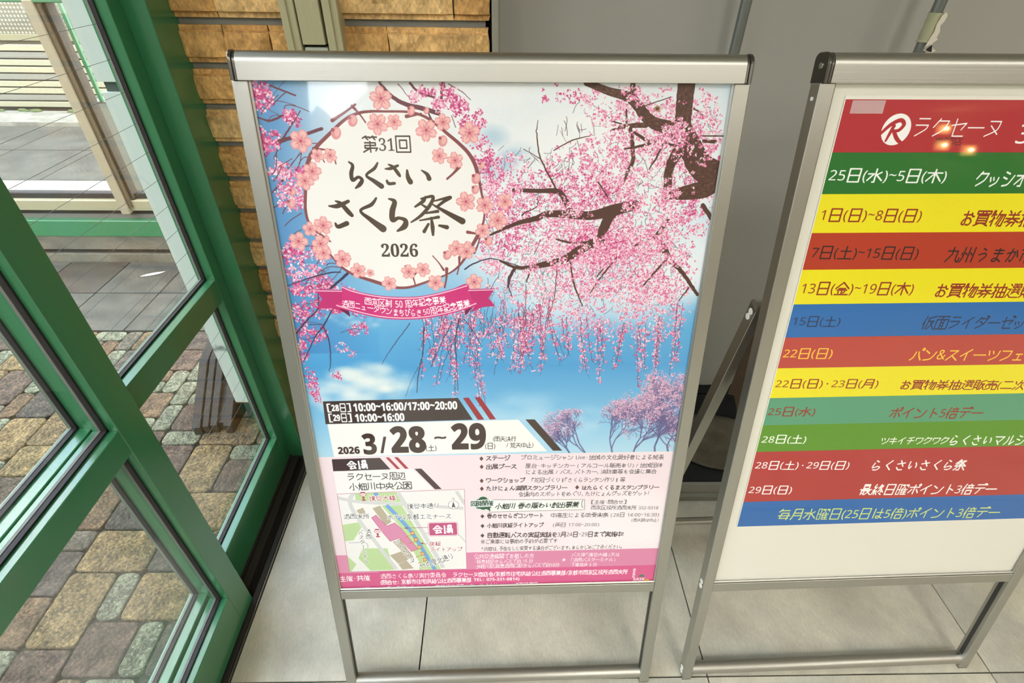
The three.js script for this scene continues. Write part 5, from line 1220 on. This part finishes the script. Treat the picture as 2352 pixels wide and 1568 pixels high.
// ---------------------------------------------------------------- the two poster stands
function stand(label, bx, bz, yaw, lean, legFoot) {
  const t = thing('poster_stand', label, 'sign stand', [bx, 0, bz]); t.rotation.set(-lean, yaw, 0, 'YXZ');
  const c = Math.cos(lean), s = Math.sin(lean), local = (h, z) => [h * s + (z - bz) * c, h * c - (z - bz) * s];      // height, depth -> n, along the board
  [-1, 1].forEach((q, i) => {
    const a = q < 0 ? [-0.3072, -0.2882] : [0.2882, 0.3072], st = part(t, i ? 'stile_001' : 'stile', box(a[0], a[1], 0.002, 1.111, -0.021, 0, 0.0016), M.alu);
    part(st, 'inner_slot', box(q < 0 ? -0.2892 : 0.2872, q < 0 ? -0.2872 : 0.2892, 0.036, 0.26, -0.0145, -0.0075), M.slot);
    part(st, 'foot', box(a[0] + 0.0005, a[1] - 0.0005, -0.0005, 0.003, -0.02, -0.001), M.rubber);
    const rv = []; for (const h of [0.016, 0.027, 0.268, 0.2795]) rv.push(new THREE.CylinderGeometry(0.0046, 0.0049, 0.0012, 18).rotateZ(Math.PI / 2).translate(q * 0.3077, h, -0.0105));
    rv.push(new THREE.CylinderGeometry(0.0022, 0.0024, 0.001, 14).rotateZ(Math.PI / 2).translate(q * 0.3076, 1.094, -0.0105));
    rv.forEach((g, k) => part(st, k ? `rivet_00${k}` : 'rivet', g, M.rivet));
  });
  // rounded rail along the top with a cap at each end
  const prof = (k) => { const f = 0.004 + k, b = -0.025 - k, t1 = 1.1425 + k, lo = 1.1108 - k * 0.4, r = 0.0125; const p = new THREE.Shape(); p.moveTo(-f, lo); p.lineTo(-f, t1 - r); p.absarc(-f + r, t1 - r, r, Math.PI, Math.PI / 2, true); p.lineTo(-b - r * 0.7, t1); p.absarc(-b - r * 0.7, t1 - r * 0.7, r * 0.7, Math.PI / 2, 0, true); p.lineTo(-b, lo); p.closePath(); return p; };
  const along = (p, x0, x1, bevel = 0) => { const g = new THREE.ExtrudeGeometry(p, { depth: x1 - x0 - 2 * bevel, bevelEnabled: !!bevel, bevelSize: bevel, bevelThickness: bevel, bevelOffset: -bevel, bevelSegments: 2, curveSegments: 10 }); g.rotateY(Math.PI / 2); g.translate(x0 + bevel, 0, 0); return g; };
  const rail = along(prof(0), -0.2975, 0.2975); { const p = rail.attributes.position, uv = rail.attributes.uv; for (let i = 0; i < p.count; i++) uv.setXY(i, p.getX(i) * 1.2, (p.getY(i) + p.getZ(i)) * 8); }
  part(t, 'top_rail', rail, M.aluRail);
  [-1, 1].forEach((q, i) => {
    const cap = part(t, i ? 'end_cap_001' : 'end_cap', along(prof(0.0006), q < 0 ? -0.3058 : 0.3014, q < 0 ? -0.3014 : 0.3058, 0.0012), M.cap, null, 'dark grey end cap');
    part(cap, 'cap_ring', along(prof(-0.0004), q < 0 ? -0.3012 : 0.2977, q < 0 ? -0.2977 : 0.3012, 0.0008), M.cap);
    part(cap, 'cap_screw', new THREE.CylinderGeometry(0.0035, 0.0038, 0.0012, 16).rotateZ(Math.PI / 2).translate(q * 0.3062, 1.129, -0.0095), M.steel);
  });
  part(t, 'crossbar', box(-0.2884, 0.2884, 0.2612, 0.2822, -0.019, -0.0008, 0.0016), M.alu);
  const tube = new THREE.CylinderGeometry(0.0125, 0.0125, 0.577, 28).rotateZ(Math.PI / 2).translate(0, 0.0215, -0.012); part(t, 'bottom_rail', tube, M.aluRail);
  // bevel from the frame's face down to the poster
  const lip = (g, name) => part(t, name, g, M.alu);
  lip(box(-0.2882, 0.2882, -0.0005, 0.0022, -0.0011, 0.0012).rotateX(-0.62).translate(0, 0.2834, -0.0038), 'lip'); lip(box(-0.0005, 0.0022, 0.283, 1.111, -0.001, 0.001).rotateY(0.6).translate(-0.2884, 0, -0.0036), 'lip_001'); lip(box(-0.0022, 0.0005, 0.283, 1.111, -0.001, 0.001).rotateY(-0.6).translate(0.2884, 0, -0.0036), 'lip_002');
  part(t, 'back_board', box(-0.2895, 0.2895, 0.278, 1.113, -0.0135, -0.0068), M.panelWhite);
  // folding legs behind
  const [n0, s0] = local(0.79, bz - 0.213), [n1, s1] = local(0.006, bz + legFoot), len = Math.hypot(n0 - n1, s0 - s1), tilt = Math.atan2(n1 - n0, s0 - s1);
  [-1, 1].forEach((q, i) => {
    const leg = part(t, i ? 'rear_leg_001' : 'rear_leg', mergeGeometries([box(-0.0095, 0.0095, -len, 0, -0.011, 0.011, 0.0012), new THREE.CylinderGeometry(0.011, 0.011, 0.019, 24).rotateZ(Math.PI / 2)].map((g) => (g.index ? g.toNonIndexed() : g))), M.alu, [q * 0.2977, s0, n0]); leg.rotation.x = -tilt;
    [[-0.004, 0], [-0.0155, -0.0015]].forEach(([y, z], k) => part(leg, k ? 'rivet_001' : 'rivet', new THREE.CylinderGeometry(0.005, 0.0053, 0.0012, 18).rotateZ(Math.PI / 2).translate(q * 0.0099, y - 0.006, z), M.rivet));
    const sh = new THREE.Shape([[-0.0212, 0.8], [-0.0212, 0.52], [-0.031, 0.582], [-0.048, 0.63], [-0.066, 0.648], [-0.088, 0.638], [-0.052, 0.79]].map(([n, y]) => new THREE.Vector2(-n, y)));
    const g = new THREE.ExtrudeGeometry(sh, { depth: 0.002, bevelEnabled: false }); g.rotateY(Math.PI / 2); const bk = part(t, i ? 'hinge_plate_001' : 'hinge_plate', g, M.darkSteel, [q * 0.291 - 0.001, 0, 0], 'dark brown hinge plate');
     part(bk, 'screw', new THREE.CylinderGeometry(0.0042, 0.0042, 0.0028, 14).rotateZ(Math.PI / 2).translate(-0.0005, 0.712, -0.036), M.steel);
  });
  part(t, 'rear_crossbar', new THREE.CylinderGeometry(0.009, 0.009, 0.58, 20).rotateZ(Math.PI / 2), M.alu, [0, s1 + 0.08 * (s0 - s1), n1 + 0.08 * (n0 - n1)]);
  return t;
}
const print = (w, h, k, x0, y0, draw) => {
  const c = document.createElement('canvas'); c.width = Math.round(w * k); c.height = Math.round(h * k);
  const g = c.getContext('2d'); g.setTransform(k, 0, 0, k, -x0 * k, -y0 * k); draw(g);
  const t = new THREE.CanvasTexture(c); t.colorSpace = THREE.SRGBColorSpace; t.anisotropy = 16; t.magFilter = THREE.LinearFilter; return t;
};
const standA = stand('aluminium poster stand with a cherry blossom festival poster, in front of the stone wall', -0.0029, -0.4091, 0.0152, 0.242, -0.345);
const standB = stand('aluminium poster stand with a striped colour event schedule, at the right edge', 0.6826, -0.4248, 0.0236, 0.2145, -0.335);
{
  const map = print(588, 839, 2.44, -294, -6, drawFestival);
  part(standA, 'poster', box(-0.294, 0.294, 0, 0.839, -0.0004, 0), [0, 1, 2, 3, 4, 5].map((i) => (i === 4 ? phys(0xffffff, 0.55, { map, clearcoat: 1, clearcoatRoughness: 0.03 }) : M.panelWhite)), [0, 0.277, -0.006], 'cherry blossom festival poster under a clear cover');
  const mapB = print(540, 680, 3, -270, 12, drawSchedule);
  part(standB, 'schedule_sheet', box(-0.27, 0.27, 0, 0.68, -0.0004, 0), [0, 1, 2, 3, 4, 5].map((i) => (i === 4 ? phys(0xffffff, 0.5, { map: mapB, clearcoat: 1, clearcoatRoughness: 0.03 }) : M.panelWhite)), [0, 1.11 - 0.692, -0.0058], 'striped colour schedule of dates and events');
  const clear = phys(0xffffff, 0.35, { transparent: true, opacity: 0.22 });
  [[-0.2395, 1.0855, 0.0405, 0.0145], [0.24, 1.0855, 0.0405, 0.0145]].forEach(([x, y, w, h], i) => part(standB, i ? 'clear_tape_001' : 'clear_tape', box(x - w / 2, x + w / 2, y - h / 2, y + h / 2, -0.0057, -0.0055), clear, null, 'piece of clear tape'));
}

// ---------------------------------------------------------------- lamps
{
  let k = 0;
  const spots = [[0.9, 1.4], [2.9, 1.4], [0.9, 2.7], [2.9, 2.7], [0.9, 3.95], [2.9, 3.95], [5.2, 1.4], [5.2, 2.9]], where = ['just inside the door', 'second from the door in the front row', 'near the door in the middle row', 'second from the door in the middle row', 'near the door in the far row', 'second from the door in the far row', 'at the right end of the front row', 'at the right end of the middle row'];
  for (const [x, z] of spots) {
    const t = thing('ceiling_panel', 'square white ceiling light panel ' + where[k], 'ceiling light', [x, 2.7, z]);
    part(t, 'frame', box(-0.32, 0.32, -0.03, 0, -0.32, 0.32, 0.004), M.ceiling); part(t, 'diffuser', box(-0.3, 0.3, -0.033, -0.028, -0.3, 0.3), std(0xffffff, 0.6, { emissive: new THREE.Color(1, 0.955, 0.87), emissiveIntensity: 2 }));
    const l = new THREE.RectAreaLight(new THREE.Color(1, 0.965, 0.885), LAMP, 0.6, 0.6); l.position.set(0, -0.04, 0); l.rotation.x = -Math.PI / 2; t.add(l); k++;
  }
  const warm = std(0xffd9a0, 0.5, { emissive: new THREE.Color(1, 0.55, 0.16), emissiveIntensity: 3 });
  [[8.15, 2.41], [8.17, 2.14], [8.68, 2.06]].forEach(([x, y], i) => {
    const t = thing('wall_lamp', ['small warm square wall lamp, the topmost of three mirrored in the schedule', 'small warm square wall lamp, lower left of three mirrored in the schedule', 'small warm square wall lamp, lower right of three mirrored in the schedule'][i], 'lamp', [x, y, 8]);
    part(t, 'case', box(-0.16, 0.16, -0.1, 0.1, -0.08, 0, 0.01), M.cap); part(t, 'shade', box(-0.145, 0.145, -0.085, 0.085, -0.092, -0.076, 0.008), warm);
    const l = new THREE.PointLight(new THREE.Color(1, 0.6, 0.25), 0.3); l.position.set(0, 0, -0.14); l.castShadow = true; t.add(l);
  });
}
scene.add(camera);
renderer.render(scene, camera);
